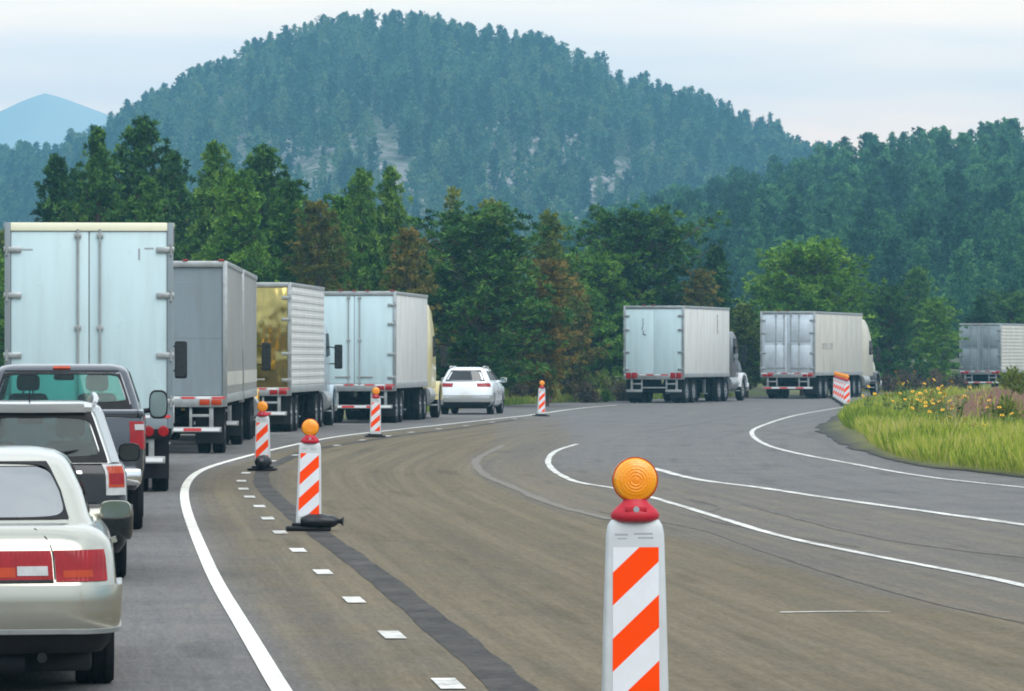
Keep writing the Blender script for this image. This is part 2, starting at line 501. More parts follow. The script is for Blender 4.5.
# ------------------------------------------------------------------ cars
def make_sedan():
    loc, rz = car_pos(117.5, 165.5, -6, .885 * 1.04)
    t = thing('sedan', 'champagne gold sedan with a full width red tail light band, last in the queue', 'car', loc, rz, None, (1.04, 1.04, 1.065))
    lo = Shell([(.24, .80, .10, 4.62), (.30, .85, .05, 4.68), (.42, .88, .02, 4.72), (.60, .885, .02, 4.70), (.66, .88, .05, 4.66),
                (.80, .868, .07, 4.60), (.87, .845, .095, 4.56), (.92, .80, .14, 4.5), (.948, .745, .20, 4.44), (.962, .675, .29, 4.36)], .31, .55, .07, .0, 2.7)
    for r in lo.a[6:]: r[7] = .16
    lo.body('body', ['champagne', 'black'], t, cut=[(1.05, .32, .36, .55, 1.2), (1.05, .32, .36, -1.2, -.55), (3.78, .32, .36, .55, 1.2), (3.78, .32, .36, -1.2, -.55)])
    gh = Shell([(.93, .755, .60, 3.57), (1.00, .725, .72, 3.42), (1.14, .685, .95, 3.16), (1.28, .615, 1.20, 2.88), (1.325, .58, 1.32, 2.76), (1.36, .51, 1.48, 2.62), (1.378, .40, 1.70, 2.42)], .2, .2, .08)
    us = [0, 1, 2, 3, 4, 5, 6, 7, 8, 10, 12, 13.5, 15, 17, 18.9, 19.4, 21, 24, 26, 27.4, 28, 30, 32, 33, 34, 35, 36, 37, 38, 39, 40]
    win = lambda u, z: .99 < z < 1.285 and (u < 7 or 13.5 < u < 18.9 or 19.4 < u < 26 or u > 33)
    gh.body('cabin', ['champagne'], t, skip=win, us=us, zs=[.93, 1.0, 1.14, 1.28, 1.325, 1.36, 1.378], caps=(False, True))
    gh.patch('rear_window', 'glass_mirror', t, -7.3, 7.3, .985, 1.30, .002, .006)
    gh.frame('window_seal', 'black', t, -7.5, 7.5, .980, 1.302, .2, .008)
    for sg in (1, -1):
        gh.patch('side_window', 'glass_dark', t, sg * 13.5, sg * 18.9, 1.0, 1.28, .001, .006)
        gh.patch('side_window', 'glass_dark', t, sg * 19.4, sg * 26, 1.0, 1.28, .001, .006)
    gh.patch('windscreen', 'glass_clear', t, 33, 47, 1.0, 1.28, .001, .006)
    # tail lights: centre band, reversing lamps, outer clusters
    w = .575 / 6
    X = lambda x: x / w
    tl = lo.patch('tail_light_band', 'red_lamp', t, -X(.52), X(.52), .655, .822, .008, .03, 20, 4)
    lo.patch('indicator_lens', 'orange_lamp', tl, -X(.30), X(.30), .672, .728, .012, .006, 14, 2)
    lo.patch('band_trim', 'black', tl, -X(.52), X(.52), .640, .656, .014, .02, 20, 2)
    for sg in (1, -1):
        lo.patch('reversing_lens', 'clear_lamp', tl, sg * X(.31), sg * X(.49), .682, .735, .013, .008, 5, 2)
        o = lo.patch('tail_light', 'red_lamp', t, sg * X(.535), sg * 9.6, .645, .822, .012, .035, 8, 4)
        lo.patch('indicator_lens', 'orange_lamp', o, sg * X(.58), sg * 8.2, .668, .71, .016, .006, 6, 2)
    lo.patch('trunk_seam', 'black', t, X(.525), X(.533), .66, .945, .003, .006, 2, 6)
    lo.patch('trunk_seam', 'black', t, -X(.533), -X(.525), .66, .945, .003, .006, 2, 6)
    b = lo.patch('bumper', 'champagne', t, -15.5, 15.5, .36, .615, .035, .05, 40, 6)
    lo.patch('bumper_strip', 'alu_dull', b, -15, 15, .365, .39, .042, .01, 40, 1)
    lo.patch('valance', 'black', t, -11, 11, .245, .36, .01, .04, 30, 2)
    u = MB(); u.box(-.74, .74, .22, 4.3, .13, .27, .03)
    u.tube([(-.45, .24, .19), (.35, .24, .19)], .10, 12); u.tube([(.45, .02, .22), (.45, .5, .2)], .03, 10)
    u.tube([(-.70, 1.05, .3), (.70, 1.05, .3)], .05, 10)
    u.build('underbody', 'dark', t)
    for sg in (1, -1):
        wheel(t, sg * .765, 1.05, .315, .23, sg); wheel(t, sg * .765, 3.78, .315, .20, sg)
        mirror_pod(t, sg * .82, 2.72, .97, sg, .20, .115, 'champagne', .1)
        front_seat(t, sg * .36, 2.1, .42, .9)
        lo.patch('door_handle', 'champagne', t, sg * 18, sg * 18.6, .80, .83, .03, .03)
        for a in (14.2, 19.3, 24.6): lo.patch('door_seam', 'black', t, sg * a, sg * (a + .06), .34, .93, .003, .006, 2, 8)
    return t

def make_black_suv():
    loc, rz = car_pos(129, 110, -6.5, .875)
    t = thing('sport_utility_vehicle', 'black estate style SUV with silver roof pillars behind the gold sedan roof', 'car', loc, rz)
    lo = Shell([(.26, .80, .12, 4.3), (.34, .85, .06, 4.38), (.46, .875, .02, 4.42), (.66, .88, .02, 4.40), (.70, .87, .06, 4.38), (.98, .865, .09, 4.3), (1.05, .845, .11, 4.2), (1.09, .80, .15, 4.1)], .22, .5, .07, 0, 3.0)
    for r in lo.a[6:]: r[7] = .14
    lo.body('body', ['black_paint', 'black'], t, cut=[(.86, .34, .39, .55, 1.2), (.86, .34, .39, -1.2, -.55), (3.4, .34, .39, .55, 1.2), (3.4, .34, .39, -1.2, -.55)])
    gh = Shell([(1.08, .80, .12, 3.35), (1.12, .79, .14, 3.25), (1.50, .665, .30, 2.55), (1.54, .65, .32, 2.48), (1.59, .62, .30, 2.36), (1.625, .56, .36, 2.25), (1.638, .46, .48, 2.1)], .16, .2, .07)
    us = [0, 1, 2, 3, 4, 5, 6, 7, 8, 10, 12, 13.2, 15, 16.5, 17, 19.5, 21.5, 22, 24, 26, 27, 28, 30, 32, 33, 34, 35, 36, 37, 38, 39, 40]
    win = lambda u, z: 1.115 < z < 1.51 and (u < 6 or 13.2 < u < 16.5 or 17 < u < 21.5 or 22 < u < 27 or u > 33)
    gh.body('cabin', ['silver'], t, skip=win, us=us, zs=[1.08, 1.12, 1.3, 1.5, 1.54, 1.59, 1.625, 1.638], caps=(False, True))
    gh.patch('rear_window', 'glass', t, -6, 6, 1.12, 1.5, .001, .006)
    gh.frame('window_surround', 'black', t, -7.2, 7.2, 1.085, 1.548, .95, .055, .5, .008)
    gh.patch('spoiler', 'silver', t, -6.2, 6.2, 1.55, 1.59, .055, .075, 18, 2)
    for sg in (1, -1):
        for a, b in ((13.2, 16.5), (17, 21.5), (22, 27)):
            gh.patch('side_window', 'glass_dark', t, sg * a, sg * b, 1.12, 1.5, .001, .006)
        r = MB(); r.tube([(sg * .575, .42, 1.625), (sg * .59, .52, 1.672), (sg * .585, 1.4, 1.70), (sg * .57, 2.15, 1.665), (sg * .56, 2.25, 1.62)], [.02, .024, .024, .024, .02], 8)
        r.build('roof_rail', 'silver', t)
        o = lo.patch('tail_light', 'clear_lamp', t, sg * 6.4, sg * 10.2, .79, 1.065, .012, .04, 8, 5)
        lo.patch('brake_lens', 'orange_lamp', o, sg * 6.8, sg * 9.7, .86, 1.045, .017, .008, 6, 3)
        lo.patch('brake_lens', 'red_lamp', o, sg * 7.0, sg * 9.5, .89, .985, .021, .008, 6, 3)
        gh.patch('pillar_trim', 'silver', t, sg * 8.0, sg * 10.5, 1.085, 1.55, .012, .02, 5, 8)
        wheel(t, sg * .765, .86, .335, .21, sg); wheel(t, sg * .765, 3.4, .335, .21, sg)
        mirror_pod(t, sg * .85, 2.62, 1.13, sg, .21, .18, 'black_paint', .1, 'mirror_dark')
        front_seat(t, sg * .37, 2.0, .58, .95)
        for a in (14.0, 19.3, 24.6): lo.patch('door_seam', 'black', t, sg * a, sg * (a + .06), .34, 1.03, .003, .006, 2, 8)
    gh.patch('windscreen', 'glass_clear', t, 33, 47, 1.12, 1.5, .001, .006)
    lo.patch('tailgate_strip', 'chrome', t, -4.2, 4.2, .985, 1.008, .016, .02, 14, 1)
    lo.patch('tailgate_seam', 'dark', t, -5.4, 5.4, .715, .725, .003, .006, 14, 1)
    lo.patch('bumper', 'black_paint', t, -14, 14, .40, .68, .045, .06, 36, 5)
    cabin_mirror(t, 2.62, 1.44)
    w = MB(); w.tube([(-.05, .02, 1.11), (.2, .1, 1.17), (.42, .2, 1.2)], .010, 6); w.build('rear_wiper', 'black', t)
    a = MB(); a.tube([(-.02, .62, 1.63), (-.02, .5, 1.78)], [.008, .003], 6); a.build('aerial', 'black', t)
    u = MB(); u.box(-.7, .7, .25, 4.0, .2, .3, .03); u.tube([(-.7, .86, .34), (.7, .86, .34)], .05, 10); u.build('underbody', 'dark', t)
    return t

def make_pickup():
    loc, rz = car_pos(144, 86, -4.5, 1.0)
    t = thing('pickup_truck', 'grey pickup truck with large tow mirrors close behind a white box trailer', 'pickup truck', loc, rz)
    lo = Shell([(.50, .90, .12, 5.5), (.58, .96, .05, 5.7), (.75, .99, .02, 5.8), (1.0, 1.0, .02, 5.8), (1.2, .995, .03, 5.75), (1.34, .985, .05, 5.7), (1.37, .95, .08, 5.6)], .10, .45, .02, 0, 4.2)
    for r in lo.a[5:]: r[7] = .15
    lo.body('body', ['pickup_grey', 'black'], t, cut=[(1.25, .45, .50, .6, 1.3), (1.25, .45, .50, -1.3, -.6), (4.75, .45, .50, .6, 1.3), (4.75, .45, .50, -1.3, -.6)])
    bd = MB()
    for sg in (1, -1): bd.box(min(sg * .93, sg * .995), max(sg * .93, sg * .995), .06, 2.0, 1.345, 1.43, .02)
    bd.box(-.928, .928, .06, .13, 1.345, 1.44, .02)
    bd.build('bed_rail', 'pickup_grey', t)
    l = MB(); l.box(-.925, .925, .14, 2.0, 1.372, 1.382); l.build('bed_liner', 'dark', t)
    gh = Shell([(1.365, .94, 2.05, 4.45), (1.45, .93, 2.08, 4.3), (1.50, .92, 2.10, 4.22), (1.86, .80, 2.20, 3.62), (1.90, .775, 2.24, 3.52), (1.94, .72, 2.30, 3.4), (1.965, .58, 2.44, 3.25)], .14, .2, .05)
    us = [0, 1, 2, 3, 4, 5, 6, 7, 8, 10, 12, 13, 15, 17, 19.4, 19.9, 21, 24, 26, 27, 28, 30, 32, 33, 34, 35, 36, 37, 38, 39, 40]
    win = lambda u, z: 1.495 < z < 1.87 and (u < 6 or 13 < u < 19.4 or 19.9 < u < 27 or u > 33)
    gh.body('cabin', ['pickup_grey'], t, skip=win, us=us, zs=[1.365, 1.45, 1.5, 1.68, 1.86, 1.90, 1.94, 1.965], caps=(False, True))
    gh.patch('rear_window', 'glass_clear', t, -6, 6, 1.5, 1.86, .001, .006)
    gh.frame('window_surround', 'black', t, -7, 7, 1.455, 1.885, .55, .05, .5, .008)
    gh.patch('window_sill_trim', 'black', t, -7.5, 7.5, 1.38, 1.475, .012, .02, 20, 2)
    gh.patch('brake_lamp', 'orange_lamp', t, -1.0, 1.0, 1.9, 1.925, .02, .03, 6, 1)
    for sg in (1, -1):
        gh.patch('side_window', 'glass_dark', t, sg * 13, sg * 19.4, 1.5, 1.86, .001, .006)
        gh.patch('side_window', 'glass_dark', t, sg * 19.9, sg * 27, 1.5, 1.86, .001, .006)
        o = lo.patch('tail_light', 'red_lamp', t, sg * 5.6, sg * 12.8, .98, 1.30, .012, .04, 10, 5)
        lo.patch('reversing_lens', 'clear_lamp', o, sg * 6.0, sg * 10.5, 1.20, 1.265, .018, .008, 6, 2)
        wheel(t, sg * .85, 1.25, .40, .26, sg); wheel(t, sg * .85, 4.75, .40, .26, sg)
        mirror_pod(t, sg * 1.05, 3.75, 1.46, sg, .235, .36, 'black', .14)
        front_seat(t, sg * .42, 3.0, .95, .92)
        for a in (13.6, 19.4, 24.0): lo.patch('door_seam', 'black', t, sg * a, sg * (a + .06), .6, 1.34, .003, .006, 2, 8)
    gh.patch('windscreen', 'glass_clear', t, 33, 47, 1.5, 1.86, .001, .006)
    lo.patch('tailgate_seam', 'dark', t, -4.9, 4.9, .86, .868, .003, .006, 14, 1)
    h = lo.patch('tailgate_handle', 'black', t, -.9, .9, 1.2, 1.26, .012, .02, 4, 2)
    bp = MB(); bp.box(-.97, .97, -.16, .04, .56, .76, .04); bp.build('bumper', 'chrome', t)
    cabin_mirror(t, 3.62, 1.80)
    u = MB(); u.box(-.5, .5, .2, 5.3, .42, .56, .03); u.tube([(-.85, 1.25, .42), (.85, 1.25, .42)], .07, 10); u.tube([(-.15, 1.25, .42), (.15, 1.25, .42)], .17, 12); u.build('underbody', 'dark', t)
    return t

def make_white_suv():
    loc, rz = car_pos(491, 28.2, 6.5, .95)
    t = thing('sport_utility_vehicle', 'white rounded crossover SUV driving past the dark pines', 'car', loc, rz)
    lo = Shell([(.28, .82, .10, 4.5), (.36, .90, .04, 4.66), (.55, .95, .0, 4.72), (.75, .955, .01, 4.72), (.95, .95, .05, 4.68), (1.08, .92, .10, 4.6), (1.16, .87, .16, 4.45)], .34, .6, .12, 0, 3.0)
    for r in lo.a[5:]: r[7] = .16
    lo.body('body', ['pearl', 'black'], t, cut=[(.95, .36, .42, .6, 1.3), (.95, .36, .42, -1.3, -.6), (3.75, .36, .42, .6, 1.3), (3.75, .36, .42, -1.3, -.6)])
    gh = Shell([(1.14, .86, .15, 3.6), (1.22, .84, .18, 3.45), (1.55, .68, .36, 2.8), (1.62, .63, .42, 2.65), (1.67, .55, .52, 2.5), (1.69, .42, .7, 2.3)], .22, .25, .1)
    us = [0, 1, 2, 3, 4, 5, 6, 7, 8, 10, 12, 13.2, 15, 16.5, 17, 19.5, 21.5, 22, 24, 26, 27, 28, 30, 32, 33, 34, 35, 36, 37, 38, 39, 40]
    win = lambda u, z: 1.215 < z < 1.56 and (u < 6 or 13.2 < u < 16.5 or 17 < u < 21.5 or 22 < u < 27 or u > 33)
    gh.body('cabin', ['pearl'], t, skip=win, us=us, zs=[1.14, 1.22, 1.38, 1.55, 1.62, 1.67, 1.69], caps=(False, True))
    gh.patch('rear_window', 'glass_dark', t, -6, 6, 1.22, 1.55, .001, .006)
    gh.frame('window_surround', 'black', t, -7.4, 7.4, 1.185, 1.575, .5, .02, .5, .008)
    for sg in (1, -1):
        for a, b in ((13.2, 16.5), (17, 21.5), (22, 27)): gh.patch('side_window', 'glass_dark', t, sg * a, sg * b, 1.22, 1.55, .001, .006)
        lo.patch('tail_light', 'red_lamp', t, sg * 4.4, sg * 10.2, .99, 1.11, .014, .04, 8, 4)
        lo.patch('reflector', 'clear_lamp', t, sg * 5.0, sg * 9, .60, .68, .03, .02, 6, 2)
        r = MB(); r.tube([(sg * .6, .6, 1.66), (sg * .6, .75, 1.71), (sg * .58, 2.2, 1.71), (sg * .57, 2.35, 1.66)], .022, 8); r.build('roof_rail', 'silver', t)
        wheel(t, sg * .82, .95, .36, .22, sg); wheel(t, sg * .82, 3.75, .36, .22, sg)
        mirror_pod(t, sg * .95, 2.85, 1.22, sg, .24, .18, 'pearl', .1)
        front_seat(t, sg * .4, 2.1, .6, .95)
        for a in (14.0, 19.3, 24.6): lo.patch('door_seam', 'black', t, sg * a, sg * (a + .08), .4, 1.12, .003, .006, 2, 8)
    gh.patch('windscreen', 'glass_clear', t, 33, 47, 1.22, 1.55, .001, .006)
    lo.patch('valance', 'black', t, -10.5, 10.5, .29, .46, .02, .04, 30, 2)
    b = lo.patch('bumper', 'silver', t, -13.5, 13.5, .46, .70, .03, .05, 36, 4)
    lo.patch('plate', 'white_paint', t, -1.5, 1.5, .78, .90, .012, .02, 4, 2)
    u = MB(); u.box(-.72, .72, .3, 4.3, .22, .32, .03); u.tube([(-.3, .0, .3), (-.3, .4, .3)], .04, 8); u.tube([(-.8, .95, .36), (.8, .95, .36)], .05, 10); u.build('underbody', 'dark', t)
    return t

# ------------------------------------------------------------------ trucks
def tractor(t, y, cabm, tall=False, fender=None, roofz=3.05, stack=True):
    """road tractor whose cab back stands at local y"""
    W = 1.18
    c = MB()
    if tall: prof = [(y, 1.0), (y, 3.1), (y + .5, 3.75), (y + .8, 3.8), (y + 1.4, 3.55), (y + 2.3, 3.0), (y + 2.9, 2.1), (y + 2.95, 1.0)]
    else: prof = [(y, 1.0), (y, roofz - .1), (y + .15, roofz), (y + 1.1, roofz), (y + 1.6, 2.85), (y + 2.05, 2.1), (y + 2.1, 1.0)]
    c.prism(prof, -W, W, 'x', .08)
    c.build('cab', cabm, t)
    yb = prof[-1][0]
    h = MB(); h.prism([(yb + .01, .75), (yb + .01, 2.08), (yb + .5, 2.02), (yb + 1.55, 1.72), (yb + 1.85, 1.45), (yb + 1.9, .7)], -.92, .92, 'x', .12)
    h.build('hood', cabm, t)
    for sg in (1, -1):
        f = MB(); yc = yb + .95; pr = []
        for k in range(11):
            a = math.pi * (1 - k / 10); pr.append((yc + .72 * math.cos(a), .62 + .62 * math.sin(a)))
        pr += [(yc + .56 * math.cos(math.pi * k / 10), .62 + .53 * math.sin(math.pi * k / 10)) for k in range(11)]
        f.prism(pr, min(sg * .80, sg * 1.22), max(sg * .80, sg * 1.22), 'x', 0)
        f.build('fender', fender or cabm, t)
        wheel(t, sg * 1.03, yc, .51, .28, sg, False, 'rim', 8)
        for q in (-.55, -1.85): wheel(t, sg * 1.08, y + q, .51, .26, sg, True, 'rim', 8)
        tk = MB(); tk.tube([(sg * 1.0, y + .15, .78), (sg * 1.0, y + 1.55, .78)], .31, 20); tk.build('fuel_tank', 'alu', t)
        st = MB()
        for z in (.45, .78): st.box(min(sg * .9, sg * 1.24), max(sg * .9, sg * 1.24), y + 1.58, yb - .02, z - .02, z + .02, .008)
        st.box(min(sg * .9, sg * .93), max(sg * .9, sg * .93), y + 1.60, yb - .04, .44, .79); st.build('step', 'alu', t)
        m = MB(); xm = sg * (W + .27); ym = yb - .25
        m.box(min(xm - .12, xm + .12), max(xm - .12, xm + .12), ym, ym + .1, 1.70, 2.42, .04)
        m.tube([(sg * W, ym + .25, 2.35), (xm, ym + .1, 2.3)], .02, 6); m.tube([(sg * W, ym + .25, 1.85), (xm, ym + .1, 1.85)], .02, 6)
        mo = m.build('mirror', 'black', t)
        g = MB(); g.box(min(xm - .1, xm + .1), max(xm - .1, xm + .1), ym - .004, ym + .002, 1.74, 2.38, 0); g.build('mirror_glass', 'mirror_dark', mo)
        w = MB(); zt = 2.75
        w.prism([(yb - 1.1, 2.05), (yb - 1.1, zt), (yb - .55, zt), (yb - .12, 2.1)], min(sg * (W + .004), sg * (W + .016)), max(sg * (W + .004), sg * (W + .016)), 'x')
        w.build('side_window', 'glass_dark', t)
        hl = MB(); hl.box(min(sg * .62, sg * .9), max(sg * .62, sg * .9), yb + 1.86, yb + 1.93, .95, 1.2, .03); hl.build('headlight', 'clear_lamp', t)
        if stack:
            e = MB(); e.tube([(sg * .98, y - .14, .9), (sg * .98, y - .14, 3.55), (sg * .98, y - .2, 3.75)], .065, 12); e.build('exhaust_stack', 'chrome', t)
    ws = MB()
    a, b = (prof[-3], prof[-2])
    dy, dz = b[0] - a[0], b[1] - a[1]; L = math.hypot(dy, dz); n = (-dz / L * .012, dy / L * .012)
    p0 = (a[0] + dy * .06 + n[0], a[1] + dz * .06 + n[1]); p1 = (a[0] + dy * .94 + n[0], a[1] + dz * .94 + n[1])
    ws.prism([p0, p1, (p1[0] + n[0], p1[1] + n[1]), (p0[0] + n[0], p0[1] + n[1])], -1.0, 1.0, 'x'); ws.build('windscreen', 'glass_dark', t)
    bp = MB(); bp.box(-1.2, 1.2, yb + 1.86, yb + 2.02, .42, .78, .05); bp.build('bumper', 'chrome', t)
    fr = MB()
    for sg in (1, -1): fr.box(min(sg * .38, sg * .46), max(sg * .38, sg * .46), y - 2.3, yb + 1.7, .80, 1.0)
    fr.box(-.5, .5, y - 1.75, y - .9, 1.0, 1.13, .03); fr.box(-.4, .4, y + .3, yb + 1.5, .5, .8, .05)
    for q in (-.55, -1.85): fr.tube([(-1.0, y + q, .51), (1.0, y + q, .51)], .12, 12)
    fr.build('frame', 'dark', t)

def box_trailer(t, y, L, rear='doors', side='smooth', dm='white_panel', sm='white_side', zb=1.12, zt=4.08, W=1.30, wheels=(.9, 2.15), frame='alu', lamps='row', marker=3, band=None, extra=None):
    """van trailer whose rear stands at local y"""
    bx = MB(); bx.box(-W, W, y + .06, y + L, zb, zt - .02, .035)
    if side == 'corrugated':
        for sg in (1, -1):
            z = zb + .18
            while z < zt - .12:
                bx.box(min(sg * (W - .01), sg * (W + .018)), max(sg * (W - .01), sg * (W + .018)), y + .12, y + L - .06, z, z + .10, .009, None, 1); z += .205
    elif side == 'posts':
        k = int(L / .61)
        for sg in (1, -1):
            for i in range(1, k):
                bx.box(min(sg * (W - .01), sg * (W + .012)), max(sg * (W - .01), sg * (W + .012)), y + i * .61 - .025, y + i * .61 + .025, zb + .15, zt - .1, .005, None, 1)
    else:
        k = int(L / 1.22)
        for sg in (1, -1):
            for i in range(1, k):
                bx.box(min(sg * (W - .01), sg * (W + .005)), max(sg * (W - .01), sg * (W + .005)), y + i * 1.22 - .02, y + i * 1.22 + .02, zb + .15, zt - .1, 0)
    bx.build('cargo_box', sm, t)
    for sg in (1, -1):
        r = MB(); a, b = min(sg * (W - .02), sg * (W + .022)), max(sg * (W - .02), sg * (W + .022))
        r.box(a, b, y + .10, y + L - .02, zb - .04, zb + .14, .008); r.build('bottom_rail', 'alu_dull', t)
        r = MB(); r.box(a, b, y + .10, y + L - .02, zt - .11, zt - .005, .008); r.build('top_rail', 'alu', t)
        if band:
            q = MB(); q.box(min(sg * (W - .01), sg * (W + .008)), max(sg * (W - .01), sg * (W + .008)), y + .2, y + L - .1, zb + .32, zb + .62); q.build('side_band', band, t)
    f = MB()
    for sg in (1, -1): f.box(min(sg * (W - .09), sg * (W + .005)), max(sg * (W - .09), sg * (W + .005)), y - .03, y + .10, zb - .12, zt, .012)
    f.box(-W + .088, W - .088, y - .025, y + .095, zb - .13, zb + .10, .01)
    f.build('rear_frame', frame, t)
    hd = MB(); hd.box(-W + .088, W - .088, y - .028, y + .095, zt - .13, zt, .012); hd.build('header', 'cream_rail' if extra == 'cream' else frame, t)
    iw = W - .095
    if rear == 'roll':
        d = MB(); z = zb + .12; zstep = 1.2
        d.box(-iw, iw, y + .03, y + .06, zb + .105, zt - .135)
        while z < zt - .5: d.box(-iw + .01, iw - .01, y + .022, y + .032, z, min(z + 1.196, zt - .14), .003, None, 1); z += zstep
        do = d.build('roll_door', dm, t)
        h = MB(); h.box(-.12, .12, y - .0, y + .02, zb + .2, zb + .32, .02); h.build('handle', 'alu', do)
    else:
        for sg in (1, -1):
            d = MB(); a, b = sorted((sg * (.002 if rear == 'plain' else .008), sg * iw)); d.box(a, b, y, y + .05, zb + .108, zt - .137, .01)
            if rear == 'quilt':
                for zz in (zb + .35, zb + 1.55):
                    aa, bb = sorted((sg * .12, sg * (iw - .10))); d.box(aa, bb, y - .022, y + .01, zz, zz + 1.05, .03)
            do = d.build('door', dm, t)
            for xr in (() if rear == 'plain' else (.16, .55) if rear == 'quilt' else (.17,)):
                l = MB(); x = sg * xr
                l.tube([(x, y - .035, zb + .06), (x, y - .035, zt - .10)], .019, 8)
                for z in (zb + .12, zb + .32, zb + 1.45, zt - .2): l.box(x - .05, x + .05, y - .05, y + .002, z - .035, z + .035, .008)
                a, b = sorted((x, x + sg * .42)); l.box(a, b, y - .045, y - .02, zb + .30, zb + .34, .006)
                l.build('lock_rod', 'alu_dull', do)
            for z in (zb + .3, zb + 1.02, zb + 1.95, zt - .42):
                hg = MB(); a, b = sorted((sg * (iw - .16), sg * (W + .02))); hg.box(a, b, y - .042, y + .002, z - .045, z + .045, .012)
                hg.tube([(sg * (W - .03), y - .045, z - .09), (sg * (W - .03), y - .045, z + .09)], .02, 8); hg.build('hinge', 'alu', do)
    # lamps
    xs = [] if marker == -2 else [0, -.42, .42, W - .12, -W + .12][:marker + 2]
    for x in xs:
        m = MB(); m.box(x - .06, x + .06, y - .055, y - .025, zt - (.10 if marker == 2 else .005), zt - .02 + (.0 if marker == 2 else .055), .012); m.build('marker_light', 'red_lamp', t)
    for sg in (1, -1):
        for x in ((W - .15, W - .38) if lamps == 'roundlow' else (W - .22, W - .47)):
            m = MB()
            if lamps in ('round', 'roundlow'): m.lathe([(0, -.03), (.07, -.028), (.085, -.015), (.085, .02), (0, .02)], (sg * x, y - .03, zb - .16), 'y', 20)
            else: m.box(sg * x - .11, sg * x + .11, y - .055, y - .02, zb - .085, zb + (.16 if rear == 'plain' else .035), .015)
            m.build('tail_light', 'orange_lamp' if lamps == 'lit' else 'red_lamp', t)
        if lamps == 'roundlow':
            m = MB(); a, b = sorted((sg * (W - .55), sg * (W - .02))); m.box(a, b, y - .02, y + .04, zb - .28, zb - .06, .01); m.build('lamp_bracket', 'dark', t)
    st = MB()
    for k in range(8):
        x = -1.12 + k * .32; st.mat(k % 2).box(x - .14, x + .14, y - .034, y - .0255, zb + .045, zb + .09)
    st.build('reflective_strip', ['white_paint', 'red_paint'], t)
    g = MB(); gx = .92
    for sg in (1, -1):
        a, b = sorted((sg * gx, sg * (gx + .09))); g.box(a, b, y + .04, y + .14, .56, zb - .13, .01)
        a, b = sorted((sg * (gx - .42), sg * (gx - .36))); g.box(a, b, y + .05, y + .13, .56, zb - .13, .01)
        a, b = sorted((sg * (gx - .36), sg * gx)); g.box(a, b, y + .05, y + .11, .78, .84, .006)
    if rear == 'plain':
        for sg in (1, -1): g.box(min(sg * .5, sg * 1.18), max(sg * .5, sg * 1.18), y - .02, y + .10, .46, .57, .012)
        g.box(-.52, .52, y + .12, y + .18, .62, .68, .01)
    else: g.box(-1.18, 1.18, y - .02, y + .10, .46, .57, .012)
    go = g.build('underride_guard', 'alu_dull', t)
    st = MB()
    for k in range(6):
        x = -.95 + k * .38; st.mat(k % 2).box(x - .19, x + .19, y - .026, y - .021, .485, .545)
    if rear == 'plain': st.bm.free()
    else: st.build('reflective_strip', ['red_paint', 'white_paint'], go)
    for sg in (1, -1):
        mf = MB(); a, b = sorted((sg * .62, sg * 1.24)); yy = y + wheels[0] - .62
        mf.box(a, b, yy, yy + .012, .22, zb - .1); mf.build('mudflap', 'black', t)
        for q in wheels: wheel(t, sg * 1.10, y + q, .51, .26, sg, True, 'rim', 8)
    ch = MB()
    for sg in (1, -1): ch.box(min(sg * .4, sg * .5), max(sg * .4, sg * .5), y + .2, y + wheels[-1] + .9, .78, zb - .03)
    for q in wheels: ch.tube([(-1.0, y + q, .51), (1.0, y + q, .51)], .10, 12); ch.box(-.55, .55, y + q - .1, y + q + .1, .6, .8, .03)
    for k in range(int(L / .9)): ch.box(-1.25, 1.25, y + .5 + k * .9, y + .56 + k * .9, zb - .13, zb - .005)
    ch.box(-.55, .55, y + L - 1.2, y + L - .3, zb - .06, zb - .002)
    ch.build('chassis', 'dark', t)
    for sg in (1, -1):
        lg = MB(); yl = y + L - 2.6; lg.box(sg * .75 - .06, sg * .75 + .06, yl, yl + .12, .38, zb - .02, .01); lg.box(sg * .75 - .13, sg * .75 + .13, yl - .08, yl + .2, .34, .38, .008)
        lg.build('landing_leg', 'alu_dull', t)

def truck(px, s, yaw, label, L, cabm, gap=.75, sc=1.0, second=None, tall=False, fender=None, **kw):
    loc, rz = car_pos(px, s, yaw, 1.3 * sc)
    t = thing('semi_truck', label, 'truck', loc, rz, None, (sc, sc, sc))
    box_trailer(t, 0, L, **kw)
    end = L
    if second:
        box_trailer(t, L + .9, second, **kw); end = L + .9 + second
        d = MB(); d.box(-.08, .08, L - 1.0, L + 1.5, .62, .72); d.build('drawbar', 'dark', t)
    tractor(t, end + gap, cabm, tall, fender)
    return t

def script_mark(t, x, y, z, mat, face, seed):
    """small handwritten style mark that runs down a panel"""
    rnd = random.Random(seed); m = MB(); zz = z
    for k in range(4):
        h = rnd.uniform(.10, .2); w = rnd.uniform(-.05, .05)
        p = [(0, zz), (w, zz - h * .5), (w * .2 - .03, zz - h)]
        m.tube([(x + a, y, b) if face == 'rear' else (x, y + a, b) for a, b in p], .012, 5); zz -= h + .03
    m.tube([(x - .02, y, zz) if face == 'rear' else (x, y - .02, zz), (x + .12, y, zz - .05) if face == 'rear' else (x, y + .12, zz - .05)], .014, 5)
    return m.build('painted_mark', mat, t)

make_sedan(); make_black_suv(); make_pickup(); make_white_suv()

